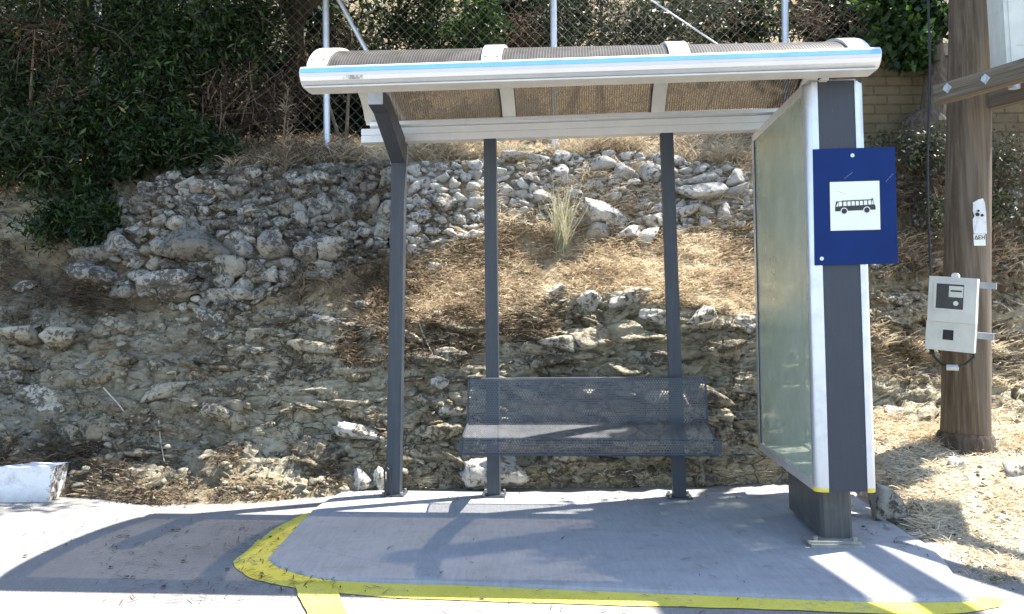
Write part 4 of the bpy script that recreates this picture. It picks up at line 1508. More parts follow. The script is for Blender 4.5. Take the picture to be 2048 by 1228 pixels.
# ================================================================== wooden pole, its timbers, meter, plates, cabinet, transformer
PB = at(1931, 905, 5.9)
PT = at(1941, 0, 5.9)
PD = (PT - PB) / np.linalg.norm(PT - PB)
UP = empty('utility_pole', 'thick weathered wooden utility pole at the right with bolted cross timbers', 'utility pole', tuple(PB))
bm = bmesh.new()
L_ = np.linspace(-0.35, 8.0, 60)
tube(bm, [PD * t for t in L_], [0.150 - 0.004 * t + 0.012 * math.exp(-max(t, 0) * 5) for t in L_], 40)
cs = np.array([v.co[:] for v in bm.verts])
dd = fbm(cs * np.array([14, 14, 0.7]), 4, 71) * 0.010
for v, d_ in zip(bm.verts, dd):
    ax = Vector(PD * float(np.dot(v.co, PD)))
    rr_ = v.co - ax
    if rr_.length > 1e-4: v.co += rr_.normalized() * float(d_)
bm_obj('pole_shaft', bm, M['wood'], UP, smooth=True)
bm = bmesh.new()
tube(bm, [PD * -0.2, PD * 0.02, PD * 0.10, PD * 0.13], [0.186, 0.182, 0.176, 0.166], 32)
cs = np.array([v.co[:] for v in bm.verts])
for v, d_ in zip(bm.verts, fbm(cs * 9, 3, 73) * 0.010):
    v.co.x += float(d_)
    v.co.z += float(d_)
bm_obj('butt_wrap', bm, M['bark'], UP, smooth=True)
TD = np.array([0.39, -0.92, 0.0]); TD /= np.linalg.norm(TD)
TN = np.array([-0.92, -0.39, 0.0]); TN /= np.linalg.norm(TN)


def timber(off, z0, z1, t0, t1, w, h, parent, name='cross_timber', seed=0):
    """sawn baulk alongside the two poles; local x runs along it"""
    A = np.array([PB[0], PB[1], 0]) + TN * off + TD * t0; A[2] = z0
    B = np.array([PB[0], PB[1], 0]) + TN * off + TD * t1; B[2] = z1
    L = np.linalg.norm(B - A)
    bm = bmesh.new()
    box(bm, (0, -w / 2, -h / 2), (L, w / 2, h / 2))
    bmesh.ops.subdivide_edges(bm, edges=[e for e in bm.edges if e.calc_length() > 1], cuts=24, use_grid_fill=True)
    cs = np.array([v.co[:] for v in bm.verts])
    dn_ = fbm(cs * np.array([3, 9, 9]) + seed, 3, 75 + seed) * 0.010
    for v, d_ in zip(bm.verts, dn_):
        v.co.y += float(d_); v.co.z += float(d_)
    o_ = bm_obj(name, bm, M['timber'], None, bevel=0.010, segs=2)
    x = Vector(B - A).normalized()
    y = Vector((0, 0, 1)).cross(x).normalized()
    R_ = Matrix((x, y, x.cross(y))).transposed().to_4x4()
    o_.matrix_world = Matrix.Translation(A - PB) @ R_
    o_.parent = parent
    return o_


t1z = at(1880, 197, 5.82)[2]
tt0 = -0.3
while project(np.array([PB[0], PB[1], t1z]) + TN * 0.25 + TD * tt0 - np.array([0, 0, 0]))[0] < 1864 and tt0 < 0.6: tt0 += 0.005
fz = timber(0.20, t1z, t1z + 0.02, tt0, 2.4, 0.10, 0.125, UP, seed=1)
for x, z in ((0.12, 0.012), (0.40, 0.0)):
    bm = bmesh.new()
    cyl(bm, (x, -0.056, z), (0, 1, 0), 0.022, 0.02, 6)
    cyl(bm, (x, -0.052, z), (0, 1, 0), 0.034, 0.006, 4)
    bm_obj('bolt', bm, M['zinc'], fz)
timber(-0.20, t1z - 0.02, t1z - 0.01, -0.1, 2.4, 0.10, 0.125, UP, seed=2)

# second pole of the pair, out of view; transformer added to shade the slab
P2 = np.array([PB[0], PB[1], 0]) + TD * 2.2
U2 = empty('utility_pole', 'second wooden pole of the pair standing nearer the road right of the picture', 'utility pole', (P2[0], P2[1], 0.0))
bm = bmesh.new()
tube(bm, [(0, 0, t) for t in np.linspace(-0.3, 8, 30)], [0.15 - 0.004 * t for t in np.linspace(0, 8, 30)], 28)
bm_obj('pole_shaft', bm, M['wood'], U2, smooth=True)
TRZ = 4.55
for off, z, s_ in ((0.24, TRZ - 0.09, 3), (0.04, TRZ - 0.09, 4)):
    timber(off, z, z, -0.35, 2.5, 0.13, 0.17, UP, seed=s_)
for t_ in (0.0, 2.2):
    Cx = np.array([PB[0], PB[1], 0]) + TD * (t_ + 0.20) - TN * 0.20 - PB
    bm = bmesh.new()
    box(bm, (-1.50, -0.045, -0.06), (0.45, 0.045, 0.06))
    ca = bm_obj('cross_arm', bm, M['timber'], UP, bevel=0.008)
    ca.location = (Cx[0], Cx[1], 5.15 - PB[2])
    ca.rotation_euler = (0, 0, math.atan2(TN[1], TN[0]))
bm = bmesh.new()
box(bm, (-1.55, -0.075, -0.075), (1.55, 0.075, 0.075))
rl = bm_obj('shade_rail', bm, M['timber'], UP, bevel=0.01)  # unseen rail, added with its long arms to cast a shadow stripe
rl.location = (4.32 - PB[0], 4.85 - PB[1], 5.30 - PB[2])
rl.rotation_euler = (0, 0, math.radians(-88))
TF = empty('transformer', 'finned grey transformer added out of view between the wooden poles to shade the slab', 'transformer', tuple(P2 * 0.55 + np.array([PB[0], PB[1], 0]) * 0.45 + np.array([-0.02, 0, TRZ])), math.radians(-86))
bm = bmesh.new()
box(bm, (-0.44, -0.22, 0.0), (0.44, 0.22, 0.86))
bm_obj('tank', bm, M['zinc'], TF, bevel=0.02)
for y0, y1 in ((-0.262, -0.222), (0.222, 0.262)):
    for k in range(14):
        x = -0.42 + k * 0.065
        bm = bmesh.new()
        box(bm, (x - 0.008, y0, 0.12), (x + 0.008, y1, 0.74))
        bm_obj('cooling_fin', bm, M['zinc'], TF)
for x in (-0.25, 0, 0.25):
    bm = bmesh.new()
    tube(bm, [(x, 0, 0.86), (x, 0, 0.95), (x, 0, 1.0), (x, 0, 1.1), (x, 0, 1.18)], [0.05, 0.07, 0.05, 0.06, 0.02], 12)
    bm_obj('bushing', bm, M['plinth'], TF, smooth=True)

CB = empty('electrical_cabinet', 'large pale flaking metal cabinet mounted beside the wooden pole at the top right corner', 'cabinet', tuple(at(2060, 140, 5.42) + np.array([0.10, 0, 0])), math.radians(-14))
bm = bmesh.new()
box(bm, (-0.26, -0.14, 0.0), (0.34, 0.2, 1.1))
bm_obj('cabinet_body', bm, M['cabinet'], CB, bevel=0.008)
bm = bmesh.new()
box(bm, (-0.235, -0.152, 0.03), (0.32, -0.1405, 1.07))
dr = bm_obj('door', bm, M['cabinet'], CB, bevel=0.004)
bm = bmesh.new()
box(bm, (-0.20, -0.158, 0.13), (0.3, -0.1525, 0.136))
bm_obj('door_rib', bm, M['cabinet'], dr)
bm = bmesh.new()
tube(bm, [(-0.2, -0.05, 0.0), (-0.2, -0.05, -0.12)], 0.035, 14)
bm_obj('conduit_stub', bm, M['zinc'], CB, smooth=True)

# meter
mc = at(1905, 627, 5.60)
MT = empty('electricity_meter', 'cream plastic electricity meter box with clear window strapped to the wooden pole', 'electricity meter', tuple(mc))
MT.scale = (0.94, 0.94, 0.94)
MT.rotation_euler = (0, math.radians(5.5), math.radians(-34))
bm = bmesh.new()
box(bm, (-0.146, -0.06, -0.06), (0.146, 0.07, 0.245))
bm_obj('upper_case', bm, M['meter_box'], MT, bevel=0.012, segs=3)
bm = bmesh.new()
box(bm, (-0.152, -0.045, -0.252), (0.146, 0.06, -0.061))
lc = bm_obj('lower_case', bm, M['meter_box'], MT, bevel=0.010, segs=3)


def frame_ring(bm, x0, x1, z0, z1, w, ya, yb):
    for a, b in (((x0, z0), (x1, z0 + w)), ((x0, z1 - w), (x1, z1)), ((x0, z0 + w), (x0 + w, z1 - w)), ((x1 - w, z0 + w), (x1, z1 - w))):
        box(bm, (a[0], ya, a[1]), (b[0], yb, b[1]))


bm = bmesh.new()
frame_ring(bm, -0.115, 0.088, 0.012, 0.215, 0.018, -0.068, -0.0605)
wf = bm_obj('window_frame', bm, M['meter_box'], MT, bevel=0.002)
bm = bmesh.new(); box(bm, (-0.097, -0.0625, 0.030), (0.070, -0.0605, 0.197)); bm_obj('window_recess', bm, M['dark_gap'], wf)
bm = bmesh.new(); box(bm, (-0.020, -0.0650, 0.110), (0.066, -0.0628, 0.185)); bm_obj('meter_dial', bm, M['sign_white'], wf, bevel=0.0005)
bm = bmesh.new(); box(bm, (-0.010, -0.0658, 0.146), (0.058, -0.0652, 0.158)); bm_obj('counter_slot', bm, M['ink'], wf)
bm = bmesh.new(); cyl(bm, (0.025, -0.0645, 0.070), (0, 1, 0), 0.016, 0.004, 20); bm_obj('seal_disc', bm, M['sign_white'], wf)
bm = bmesh.new(); box(bm, (-0.097, -0.0672, 0.030), (0.070, -0.0664, 0.197)); bm_obj('window_pane', bm, M['clear'], wf)
bm = bmesh.new()
frame_ring(bm, -0.058, 0.030, -0.190, -0.100, 0.011, -0.051, -0.0455)
f2_ = bm_obj('switch_frame', bm, M['meter_box'], MT, bevel=0.0015)
bm = bmesh.new(); box(bm, (-0.047, -0.0475, -0.179), (0.019, -0.0458, -0.111)); bm_obj('switch_recess', bm, M['dark_gap'], f2_)
bm = bmesh.new()
cyl(bm, (0.01, -0.02, 0.252), (0, 1, 0), 0.024, 0.05, 16)
bm_obj('hanging_lug', bm, M['meter_box'], MT, smooth=True)
for z, xa, xb in ((0.205, -0.175, 0.245), (-0.135, -0.175, 0.245)):
    bm = bmesh.new()
    box(bm, (xa, 0.072, z - 0.022), (xb, 0.076, z + 0.022))
    box(bm, (xa, 0.0765, z + 0.018), (xb, 0.115, z + 0.022))
    box(bm, (xb - 0.004, 0.0765, z - 0.022), (xb, 0.115, z + 0.0175))
    bm_obj('strap_bracket', bm, M['strap'], MT)
bm = bmesh.new()
tube(bm, [(-0.11, 0, -0.25), (-0.10, -0.01, -0.30), (-0.05, -0.02, -0.345), (0.02, -0.02, -0.36), (0.09, -0.01, -0.335), (0.14, 0.02, -0.28), (0.13, 0.06, -0.20)], 0.009, 8)
cb_ = bm_obj('cable_loop', bm, M['rubber'], MT, smooth=True)
bm = bmesh.new()
cyl(bm, (0.02, -0.02, -0.362), (1, 0, 0.1), 0.020, 0.07, 12)
bm_obj('cable_joint', bm, M['zinc'], cb_, smooth=True)

# black cable down the pole
bm = bmesh.new()
cpts = [at(1856 + 3 * math.sin(y * 0.013) + y * 0.006, y, 5.72 - 0.00003 * y) for y in range(-260, 561, 40)]
cpts += [at(1862, 600, 5.70), at(1860, 680, 5.70), at(1862, 708, 5.66)]
tube(bm, cpts, 0.0085, 8)
tag(bm_obj('cable', bm, M['rubber'], smooth=True), 'thin black cable running straight down left of the wooden pole to the meter', 'cable')


def pole_point(px, py, r=0.152):
    """where the eye's ray meets the pole"""
    o_, d_ = np.array([0, 0, EYE]), ray(px, py)
    d2 = d_ - PD * np.dot(d_, PD)
    w_ = (o_ - PB) - PD * np.dot(o_ - PB, PD)
    A_, B_, C_ = d2 @ d2, 2 * d2 @ w_, w_ @ w_ - r * r
    t = (-B_ - math.sqrt(max(B_ * B_ - 4 * A_ * C_, 0))) / (2 * A_)
    p = o_ + d_ * t
    ax = PB + PD * np.dot(p - PB, PD)
    return p, (p - ax) / np.linalg.norm(p - ax)


def plate_on_pole(name, label, px, py, w, h, m, cat):
    p, n = pole_point(px, py)
    e = empty(name, label, cat, tuple(p + n * 0.006), math.atan2(n[1], n[0]) + math.pi / 2)
    return e


pp = plate_on_pole('metal_plate', 'crumpled rusty white metal plate nailed on the wooden pole above the meter', 1957, 433, 0, 0, None, 'plate')
bm = bmesh.new()
prism(bm, [(-0.042, -0.115), (0.042, -0.115), (0.044, 0.02), (0.040, 0.09), (0.030, 0.118), (0.0, 0.112), (-0.020, 0.100), (-0.036, 0.092), (-0.038, 0.04), (-0.030, 0.0), (-0.044, -0.02)], 1, -0.004, 0.0)
bmesh.ops.triangulate(bm, faces=bm.faces[:])
bmesh.ops.subdivide_edges(bm, edges=bm.edges[:], cuts=2)
cs = np.array([v.co[:] for v in bm.verts])
for v, d_ in zip(bm.verts, fbm(cs * 26, 3, 81) * 0.010): v.co.y -= abs(float(d_))
bm_obj('plate_sheet', bm, M['whitewash'], pp)
for x, z, r_ in ((-0.014, 0.012, 0.013), (0.016, 0.006, 0.009), (-0.006, 0.036, 0.007)):
    bm = bmesh.new()
    cyl(bm, (x, -0.012, z), (0, 1, 0), r_, 0.006, 7)
    bm_obj('rust_hole', bm, M['dark_gap'], pp)
pp = plate_on_pole('pole_tag', 'small white tag with three dark Greek letters on the wooden pole under the crumpled plate', 1958, 480, 0, 0, None, 'tag')
bm = bmesh.new(); box(bm, (-0.038, -0.003, -0.038), (0.038, 0.0, 0.038)); tg = bm_obj('tag_plate', bm, M['sign_white'], pp, bevel=0.001)


def bar(bm, x0, z0, x1, z1, w):
    d = Vector((x1 - x0, z1 - z0)).normalized()
    n_ = Vector((-d.y, d.x)) * w / 2
    prism(bm, [(x0 + n_.x, z0 + n_.y), (x1 + n_.x, z1 + n_.y), (x1 - n_.x, z1 - n_.y), (x0 - n_.x, z0 - n_.y)], 1, -0.0042, -0.0031)


for nm, segs_ in (('letter', [(-0.031, 0.004, -0.021, 0.030), (-0.021, 0.030, -0.011, 0.004), (-0.032, 0.005, -0.010, 0.005)]),
                  ('letter', [(-0.005, 0.003, -0.005, 0.030), (-0.005, 0.028, 0.009, 0.028), (-0.005, 0.0165, 0.007, 0.0165), (-0.005, 0.005, 0.009, 0.005)]),
                  ('letter', [(0.016, 0.003, 0.016, 0.030), (0.031, 0.003, 0.031, 0.030), (0.016, 0.0165, 0.031, 0.0165)])):
    for k_, sg_ in enumerate(segs_):
        pass
    bm = bmesh.new()
    for k_, sg_ in enumerate(segs_):
        bar(bm, *sg_, 0.0048)
        for v in bm.verts[-8:] if hasattr(bm.verts, '__getitem__') and False else []: pass
    bm_obj(nm, bm, M['ink'], tg)

# ================================================================== fence and brick wall
FY = 7.72
FE = empty('chain_link_fence', 'grey chain link fence with round galvanised posts along the top of the bank', 'fence', (0, FY, 0))
PX_ = [-713, -258, 197, 652, 1107, 1570, 2018, 2480]
for k, px in enumerate(PX_):
    a = at(px + 2, 305 if px < 1300 else 280, FY)
    b_ = at(px - 3, -340, FY)
    bm = bmesh.new()
    d_ = b_ - a
    a = a - d_ * 0.12
    tube(bm, [(a[0], 0, a[2]), (b_[0], 0, b_[2])], 0.030, 14)
    bm_obj('fence_post', bm, M['zinc'], FE, smooth=True)
a, b_ = at(662, -30, FY - 0.04), at(842, 305, FY - 0.04)
bm = bmesh.new()
tube(bm, [(a[0], -0.04, a[2]), (b_[0], -0.04, b_[2])], 0.022, 12)
bm_obj('brace', bm, M['zinc'], FE, smooth=True)
a, b_ = at(1290, -8, FY - 0.04), at(1470, 112, FY - 0.04)
bm = bmesh.new()
tube(bm, [(a[0], -0.04, a[2]), (b_[0], -0.04, b_[2])], 0.009, 8)
bm_obj('tension_wire', bm, M['zinc'], FE, smooth=True)


def chain(x0, x1, z0, z1, pitch, w):
    gg = Geo()
    for sgn in (1, -1):
        c = x0 - (z1 - z0)
        while c < x1 + (z1 - z0):
            ta, tb = z0, z1
            fx = (lambda z: c + (z - z0)) if sgn > 0 else (lambda z: c + (z1 - z0) - (z - z0))
            za, zb = sorted((z0 + (x0 - c), z0 + (x1 - c))) if sgn > 0 else sorted((z1 - (x0 - c), z1 - (x1 - c)))
            ta, tb = max(ta, za), min(tb, zb)
            if tb - ta > 0.03:
                Vv, o_ = [], w / 2
                for z in (ta, tb):
                    x = fx(z)
                    Vv += [(x - o_, 0.004 * sgn, z), (x + o_, 0.004 * sgn, z), (x, 0.004 * sgn - w * .8, z)]
                gg.add(Vv, [(0, 1, 4, 3), (1, 2, 5, 4), (2, 0, 3, 5)])
            c += pitch
    return gg


wire = simple('weathered_wire', (0.16, 0.16, 0.155), 0.6, 0.3, 0.3, 5)
o = chain(-7.2, 3.02, 2.3, 5.2, 0.098, 0.0048).build('wire_mesh', wire, FE)
o = chain(3.02, 6.5, 3.50, 5.2, 0.098, 0.0048).build('wire_mesh', wire, FE)
BW = empty('brick_wall', 'low old yellow brick wall with concrete coping under the fence behind the totem', 'brick wall', (0, FY, 0))
bt0 = at(1735, 120, FY)
bm = bmesh.new(); box(bm, (2.90, -0.10, 2.2), (6.5, 0.14, bt0[2])); bm_obj('masonry', bm, M['brick'], BW)
bm = bmesh.new(); box(bm, (2.88, -0.13, bt0[2] + 0.003), (6.5, 0.16, bt0[2] + 0.115)); bm_obj('coping', bm, M['cap_stone'], BW, bevel=0.012)

# ================================================================== grass, straw, weeds
def blades(gg, P, Nn, L, w, lean, curl, rr, rnd=None, up=0.6):
    """ribbons of three pieces from roots P; lean 0..1 how far they lie over, curl how much they bend"""
    n = len(P)
    az = rr.random(n) * 2 * math.pi
    hor = np.stack([np.cos(az), np.sin(az), np.zeros(n)], 1)
    upv = Nn * (1 - up) + np.array([0, 0, 1]) * up
    upv /= np.linalg.norm(upv, axis=1)[:, None]
    ln = np.clip(lean + rr.normal(size=n) * 0.25, 0.0, 1.5)[:, None]
    d0 = upv * np.cos(ln) + hor * np.sin(ln)
    az2 = az + rr.normal(size=n) * 0.9
    hor2 = np.stack([np.cos(az2), np.sin(az2), -0.25 * np.ones(n)], 1)
    d1 = d0 + hor2 * curl
    d1 /= np.linalg.norm(d1, axis=1)[:, None]
    d2 = d1 + hor2 * curl * 1.3 + rr.normal(size=(n, 3)) * 0.2
    d2 /= np.linalg.norm(d2, axis=1)[:, None]
    q0 = P
    q1 = q0 + d0 * (L * 0.4)[:, None]
    q2 = q1 + d1 * (L * 0.33)[:, None]
    q3 = q2 + d2 * (L * 0.30)[:, None]
    side = np.cross(d1, rr.normal(size=(n, 3)))
    side /= np.linalg.norm(side, axis=1)[:, None] + 1e-9
    W_ = (w / 2)[:, None] * side
    Vv = np.stack([q0 - W_, q0 + W_, q1 - W_, q1 + W_, q2 - W_ * .8, q2 + W_ * .8, q3 - W_ * .25, q3 + W_ * .25], 1).reshape(-1, 3)
    b0 = np.arange(n)[:, None] * 8
    Fq = np.concatenate([b0 + np.array([[0, 1, 3, 2]]), b0 + np.array([[2, 3, 5, 4]]), b0 + np.array([[4, 5, 7, 6]])])
    a_ = rr.random(n) if rnd is None else rnd
    gg.add(Vv, Fq, np.repeat(a_, 8))


def roots(poly, n, what, seed, clump=0.0, cs_=0.02):
    rr = np.random.default_rng(seed)
    poly = np.array(poly, float)
    lo, hi = poly.min(0), poly.max(0)
    P, Nn = [], []
    tries = 0
    while len(P) < n and tries < n * 8:
        k = n
        c = lo + rr.random((k, 2)) * (hi - lo)
        c = c[inside(poly, c)]
        if clump:
            f = fbm(np.c_[c * cs_, np.zeros(len(c))], 3, seed)
            c = c[f + rr.normal(size=len(c)) * 0.12 > clump - 0.35]
        tries += k
        for x, y in c:
            p, nn = onto(x, y, what)
            if p is None: continue
            P.append(p[:]); Nn.append(nn[:])
            if len(P) >= n: break
    return np.array(P), np.array(Nn), rr


def field(poly, n, lo, hi, what=HILL, seed=0, lean=0.7, curl=0.5, w=(0.004, 0.008), clump=0.3, gg=None, tone=(0, 1), cs_=0.02):
    P, Nn, rr = roots(poly, n, what, seed, clump, cs_)
    if not len(P): return
    L = lo + (hi - lo) * rr.random(len(P)) ** 1.6
    tn = np.clip(fbm(P * 3.5, 4, seed + 5) * 1.1 + 0.5, 0, 1)
    rnd = np.clip(tone[0] + (tone[1] - tone[0]) * (0.45 * rr.random(len(P)) + 0.55 * tn), 0, 1)
    blades(gg, P, Nn, L, rr.uniform(*w, len(P)), lean, curl, rr, rnd)


g = Geo()
field([(815, 530), (960, 460), (1180, 465), (1500, 455), (1640, 450), (1640, 650), (1510, 650), (1400, 618), (1200, 592), (1100, 604), (1000, 645), (830, 650)], 36000, 0.03, 0.13, seed=1, lean=0.85, curl=0.95, gg=g, clump=0.2, tone=(.0, 1), w=(0.003, 0.0065))
field([(430, 345), (640, 328), (1000, 318), (1250, 312), (1640, 340), (1640, 255), (1200, 270), (700, 282), (450, 292)], 20000, 0.05, 0.20, seed=2, lean=0.7, curl=0.6, gg=g, clump=0.15, tone=(.0, .9))
field([(950, 330), (1640, 330), (1640, 470), (1180, 470), (950, 450)], 11000, 0.03, 0.15, seed=3, lean=0.8, curl=0.9, gg=g, clump=0.35, tone=(.1, 1))
field([(1740, 745), (2048, 740), (2048, 900), (1740, 900)], 8000, 0.04, 0.16, VERGE, seed=4, lean=1.15, curl=0.6, gg=g, clump=0.15, tone=(.4, 1))  # verge straw made paler, strong sunlight put into its tones
field([(1750, 880), (2048, 860), (2048, 1120), (1900, 1120), (1800, 1030)], 8500, 0.02, 0.11, VERGE, seed=5, lean=1.4, curl=0.25, gg=g, clump=0.2, tone=(.5, 1), w=(0.003, 0.006))  # this verge straw too has the sunlight painted in as pale tones
field([(1880, 1090), (2048, 1090), (2048, 1210), (1960, 1195)], 1600, 0.015, 0.07, VERGE, seed=6, lean=1.45, curl=0.15, gg=g, clump=0.3, tone=(.3, 1), w=(0.002, 0.004))
field([(1740, 640), (2048, 640), (2048, 780), (1740, 760)], 2500, 0.04, 0.15, HILL, seed=7, lean=0.9, curl=0.5, gg=g, clump=0.3, tone=(.1, .9))
field([(640, 960), (1540, 940), (1540, 985), (640, 985)], 1500, 0.02, 0.09, HILL, seed=8, lean=1.0, curl=0.6, gg=g, clump=0.45, tone=(.3, 1))
field([(700, 0), (1800, 0), (1800, 250), (700, 270)], 14000, 0.06, 0.24, HILL, seed=9, lean=0.9, curl=0.5, gg=g, clump=0.1, tone=(.1, .9))
tag(g.build('dry_grass', M['straw']), kind='stuff')
g = Geo()
field([(560, 540), (830, 520), (980, 480), (1000, 640), (930, 740), (820, 740), (700, 740), (580, 640)], 6500, 0.03, 0.15, seed=11, lean=0.7, curl=0.8, gg=g, clump=0.3)
field([(1000, 585), (1110, 600), (1110, 690), (1000, 680)], 1500, 0.04, 0.16, seed=12, lean=1.0, curl=0.8, gg=g, clump=0.2)
field([(1740, 260), (2048, 250), (2048, 560), (1740, 560)], 6500, 0.05, 0.22, seed=13, lean=0.7, curl=0.7, gg=g, clump=0.3)
field([(0, 480), (250, 500), (330, 620), (0, 660)], 2600, 0.03, 0.14, seed=14, lean=1.1, curl=0.6, gg=g, clump=0.3, tone=(0, .7))
field([(150, 900), (680, 880), (690, 985), (300, 1012), (150, 990)], 3600, 0.02, 0.10, seed=15, lean=1.2, curl=0.5, gg=g, clump=0.35)
field([(0, 860), (200, 860), (200, 935), (0, 935)], 900, 0.02, 0.10, seed=16, lean=1.1, curl=0.5, gg=g, clump=0.2, tone=(0, .7))
field([(250, 400), (480, 340), (800, 335), (820, 480), (600, 400), (300, 460)], 2200, 0.03, 0.14, seed=17, lean=0.8, curl=0.8, gg=g, clump=0.45)
field([(380, 240), (700, 250), (700, 330), (430, 345)], 3500, 0.06, 0.25, seed=18, lean=0.6, curl=0.8, gg=g, clump=0.1)
field([(560, 640), (800, 640), (800, 880), (560, 880)], 1500, 0.02, 0.09, seed=19, lean=0.9, curl=0.8, gg=g, clump=0.5)
tag(g.build('brown_weeds', M['straw_brown']), kind='stuff')

# green tuft of grass on the slope
P, Nn, rr = roots([(1095, 480), (1145, 480), (1150, 520), (1095, 520)], 170, HILL, 31)
g = Geo()
c0 = np.array(P).mean(0)
P = c0 + (P - c0) * 0.42
blades(g, P, Nn, rr.uniform(0.15, 0.60, len(P)), rr.uniform(0.003, 0.005, len(P)), 0.14, 0.20, rr, up=1.0)
Q = np.repeat(c0[None], 7, 0) + rr.normal(size=(7, 3)) * 0.03
blades(g, Q, np.repeat([[0, 0, 1.]], 7, 0), rr.uniform(0.6, 0.78, 7), np.full(7, 0.004), 0.10, 0.10, rr, np.full(7, 0.95), up=1.0)
tag(g.build('grass_tuft', M['tuft']), 'tall pale green tuft of grass on the dry slope between the back posts', 'grass tuft')


def dry_plant(name, label, base_px, tip_px, Y, leaves_n, seed, mat='straw_brown', spread=0.05, cat='weed'):
    rr = np.random.default_rng(seed)
    p, _n = onto(*base_px)
    Y = p.y - 0.02
    A, B = np.array(p), at(*tip_px, Y)
    g = Geo()
    n = 14
    pts = [A + (B - A) * t + np.array([0.02 * math.sin(4 * t + seed), 0, 0]) for t in np.linspace(0, 1, n)]
    for a, b in zip(pts, pts[1:]):
        w_ = 0.006
        g.add([a + [-w_, 0, 0], a + [w_, 0, 0], b + [w_, 0, 0], b + [-w_, 0, 0], a + [0, -w_, 0], a + [0, w_, 0], b + [0, w_, 0], b + [0, -w_, 0]], [(0, 1, 2, 3), (4, 5, 6, 7)], 0.7)
    t = rr.random(leaves_n) ** 1.3
    P = A[None] + (B - A)[None] * t[:, None] + rr.normal(size=(leaves_n, 3)) * 0.01
    blades(g, P, np.repeat([[0, 0, 1.]], leaves_n, 0), rr.uniform(0.4, 1.4, leaves_n) * spread * (1.6 - t), np.full(leaves_n, 0.006), 0.7, 0.6, rr, up=1.0)
    return tag(g.build(name, M[mat]), label, cat)


dry_plant('dry_weed', 'tall thin rust brown dried weed rising in front of the left part of the fence', (572, 352), (572, 172), 7.0, 190, 41, spread=0.11)
dry_plant('dry_weed', 'spindly pale dried weed standing in front of the brick wall', (1785, 262), (1780, 150), 7.5, 90, 42, 'straw', spread=0.10)
dry_plant('dry_weed', 'short rust coloured dried weed in the wall shade left of the left post', (600, 610), (604, 545), 6.5, 120, 43, spread=0.07)
dry_plant('dry_weed', 'small golden dry shoot at the foot of the bank left of the middle post', (945, 975), (945, 915), 6.0, 60, 44, 'straw', spread=0.06)


def stick(label, pts_px, r=0.006, mat='stick', name='stick'):
    bm = bmesh.new()
    pts = []
    for x, y in pts_px:
        p, n = onto(x, y)
        pts.append(np.array(p) + np.array(n) * 0.03)
    tube(bm, pts, [r * (1 - 0.5 * k / len(pts)) for k in range(len(pts))], 7)
    tag(bm_obj(name, bm, M[mat], smooth=True), label, 'stick')


stick('bent bleached stick forming a sideways V on the bank left of the left post', [(632, 633), (672, 643), (710, 656), (690, 668), (668, 684)], 0.010)
stick('thin straight pale stick leaning on the bank above the right end of the kerb', [(214, 779), (236, 806), (268, 850)], 0.006)
stick('thin upright pale stick in the middle of the shaded bank', [(322, 834), (326, 870), (335, 925)], 0.006)
stick('pale twig on the bank between left and middle posts', [(832, 640), (848, 668), (864, 712)], 0.007)
stick('bleached root lying across the top of the dry stone wall', [(480, 342), (505, 338), (530, 330)], 0.008)

# fallen needles and leaves on the road
g = Geo()
rr = np.random.default_rng(91)
for poly, n, z in (([(180, 1060), (600, 1045), (640, 1200), (200, 1205)], 260, ZR + 0.009), ([(620, 1060), (1560, 1040), (1600, 1170), (640, 1150)], 22, 0.004),
                   ([(470, 1050), (600, 1035), (700, 1180), (480, 1150)], 110, ZR + 0.014), ([(0, 1015), (620, 1000), (600, 1045), (0, 1120)], 90, ZR + 0.009),
                   ([(700, 1165), (1500, 1190), (1500, 1225), (700, 1225)], 40, ZR + 0.009),
                   ([(695, 983), (1550, 984), (1540, 1000), (700, 1000)], 170, 0.004), ([(1700, 1000), (1800, 1064), (1890, 1130), (1850, 1130), (1690, 1040)], 60, 0.004)):
    poly = np.array(poly, float)
    c = poly.min(0) + rr.random((n * 2, 2)) * (poly.max(0) - poly.min(0))
    c = c[inside(poly, c)][:n]
    for x, y in c:
        p = ground(x, y, z)
        L, w_, a_ = rr.uniform(0.012, 0.075), rr.uniform(0.0012, 0.0026), rr.random() * 6.28
        if rr.random() < 0.03: w_, L = 0.009, 0.026
        d = np.array([math.cos(a_), math.sin(a_), 0]) * L / 2
        s_ = np.array([-math.sin(a_), math.cos(a_), 0]) * w_
        k = np.array([0, 0, 0.003])
        g.add([p - d - s_, p - s_ * 1.2 + k, p + s_ * 1.2 + k, p - d + s_, p + d - s_ * .4, p + d + s_ * .4], [(0, 1, 2, 3), (1, 4, 5, 2)], rr.random() * 0.5)
tag(g.build('fallen_needles', M['straw_brown']), kind='stuff')

# ================================================================== trees and shrubs
def leaf_cloud(gg, C, L, asp, rr, tone=(0, 1), droop=0.25):
    n = len(C)
    d = rr.normal(size=(n, 3))
    d[:, 2] -= droop
    d /= np.linalg.norm(d, axis=1)[:, None]
    s = np.cross(d, rr.normal(size=(n, 3)))
    s /= np.linalg.norm(s, axis=1)[:, None] + 1e-9
    Ls = (L * rr.uniform(0.55, 1.2, n))[:, None]
    nn = np.cross(d, s)
    mid = C + d * Ls * 0.45 + nn * Ls * 0.06
    Vv = np.stack([C, mid + s * Ls * asp, C + d * Ls, mid - s * Ls * asp], 1).reshape(-1, 3)
    gg.add(Vv, np.arange(n)[:, None] * 4 + np.array([[0, 1, 2, 3]]), np.repeat(tone[0] + (tone[1] - tone[0]) * rr.random(n) ** 1.4, 4))


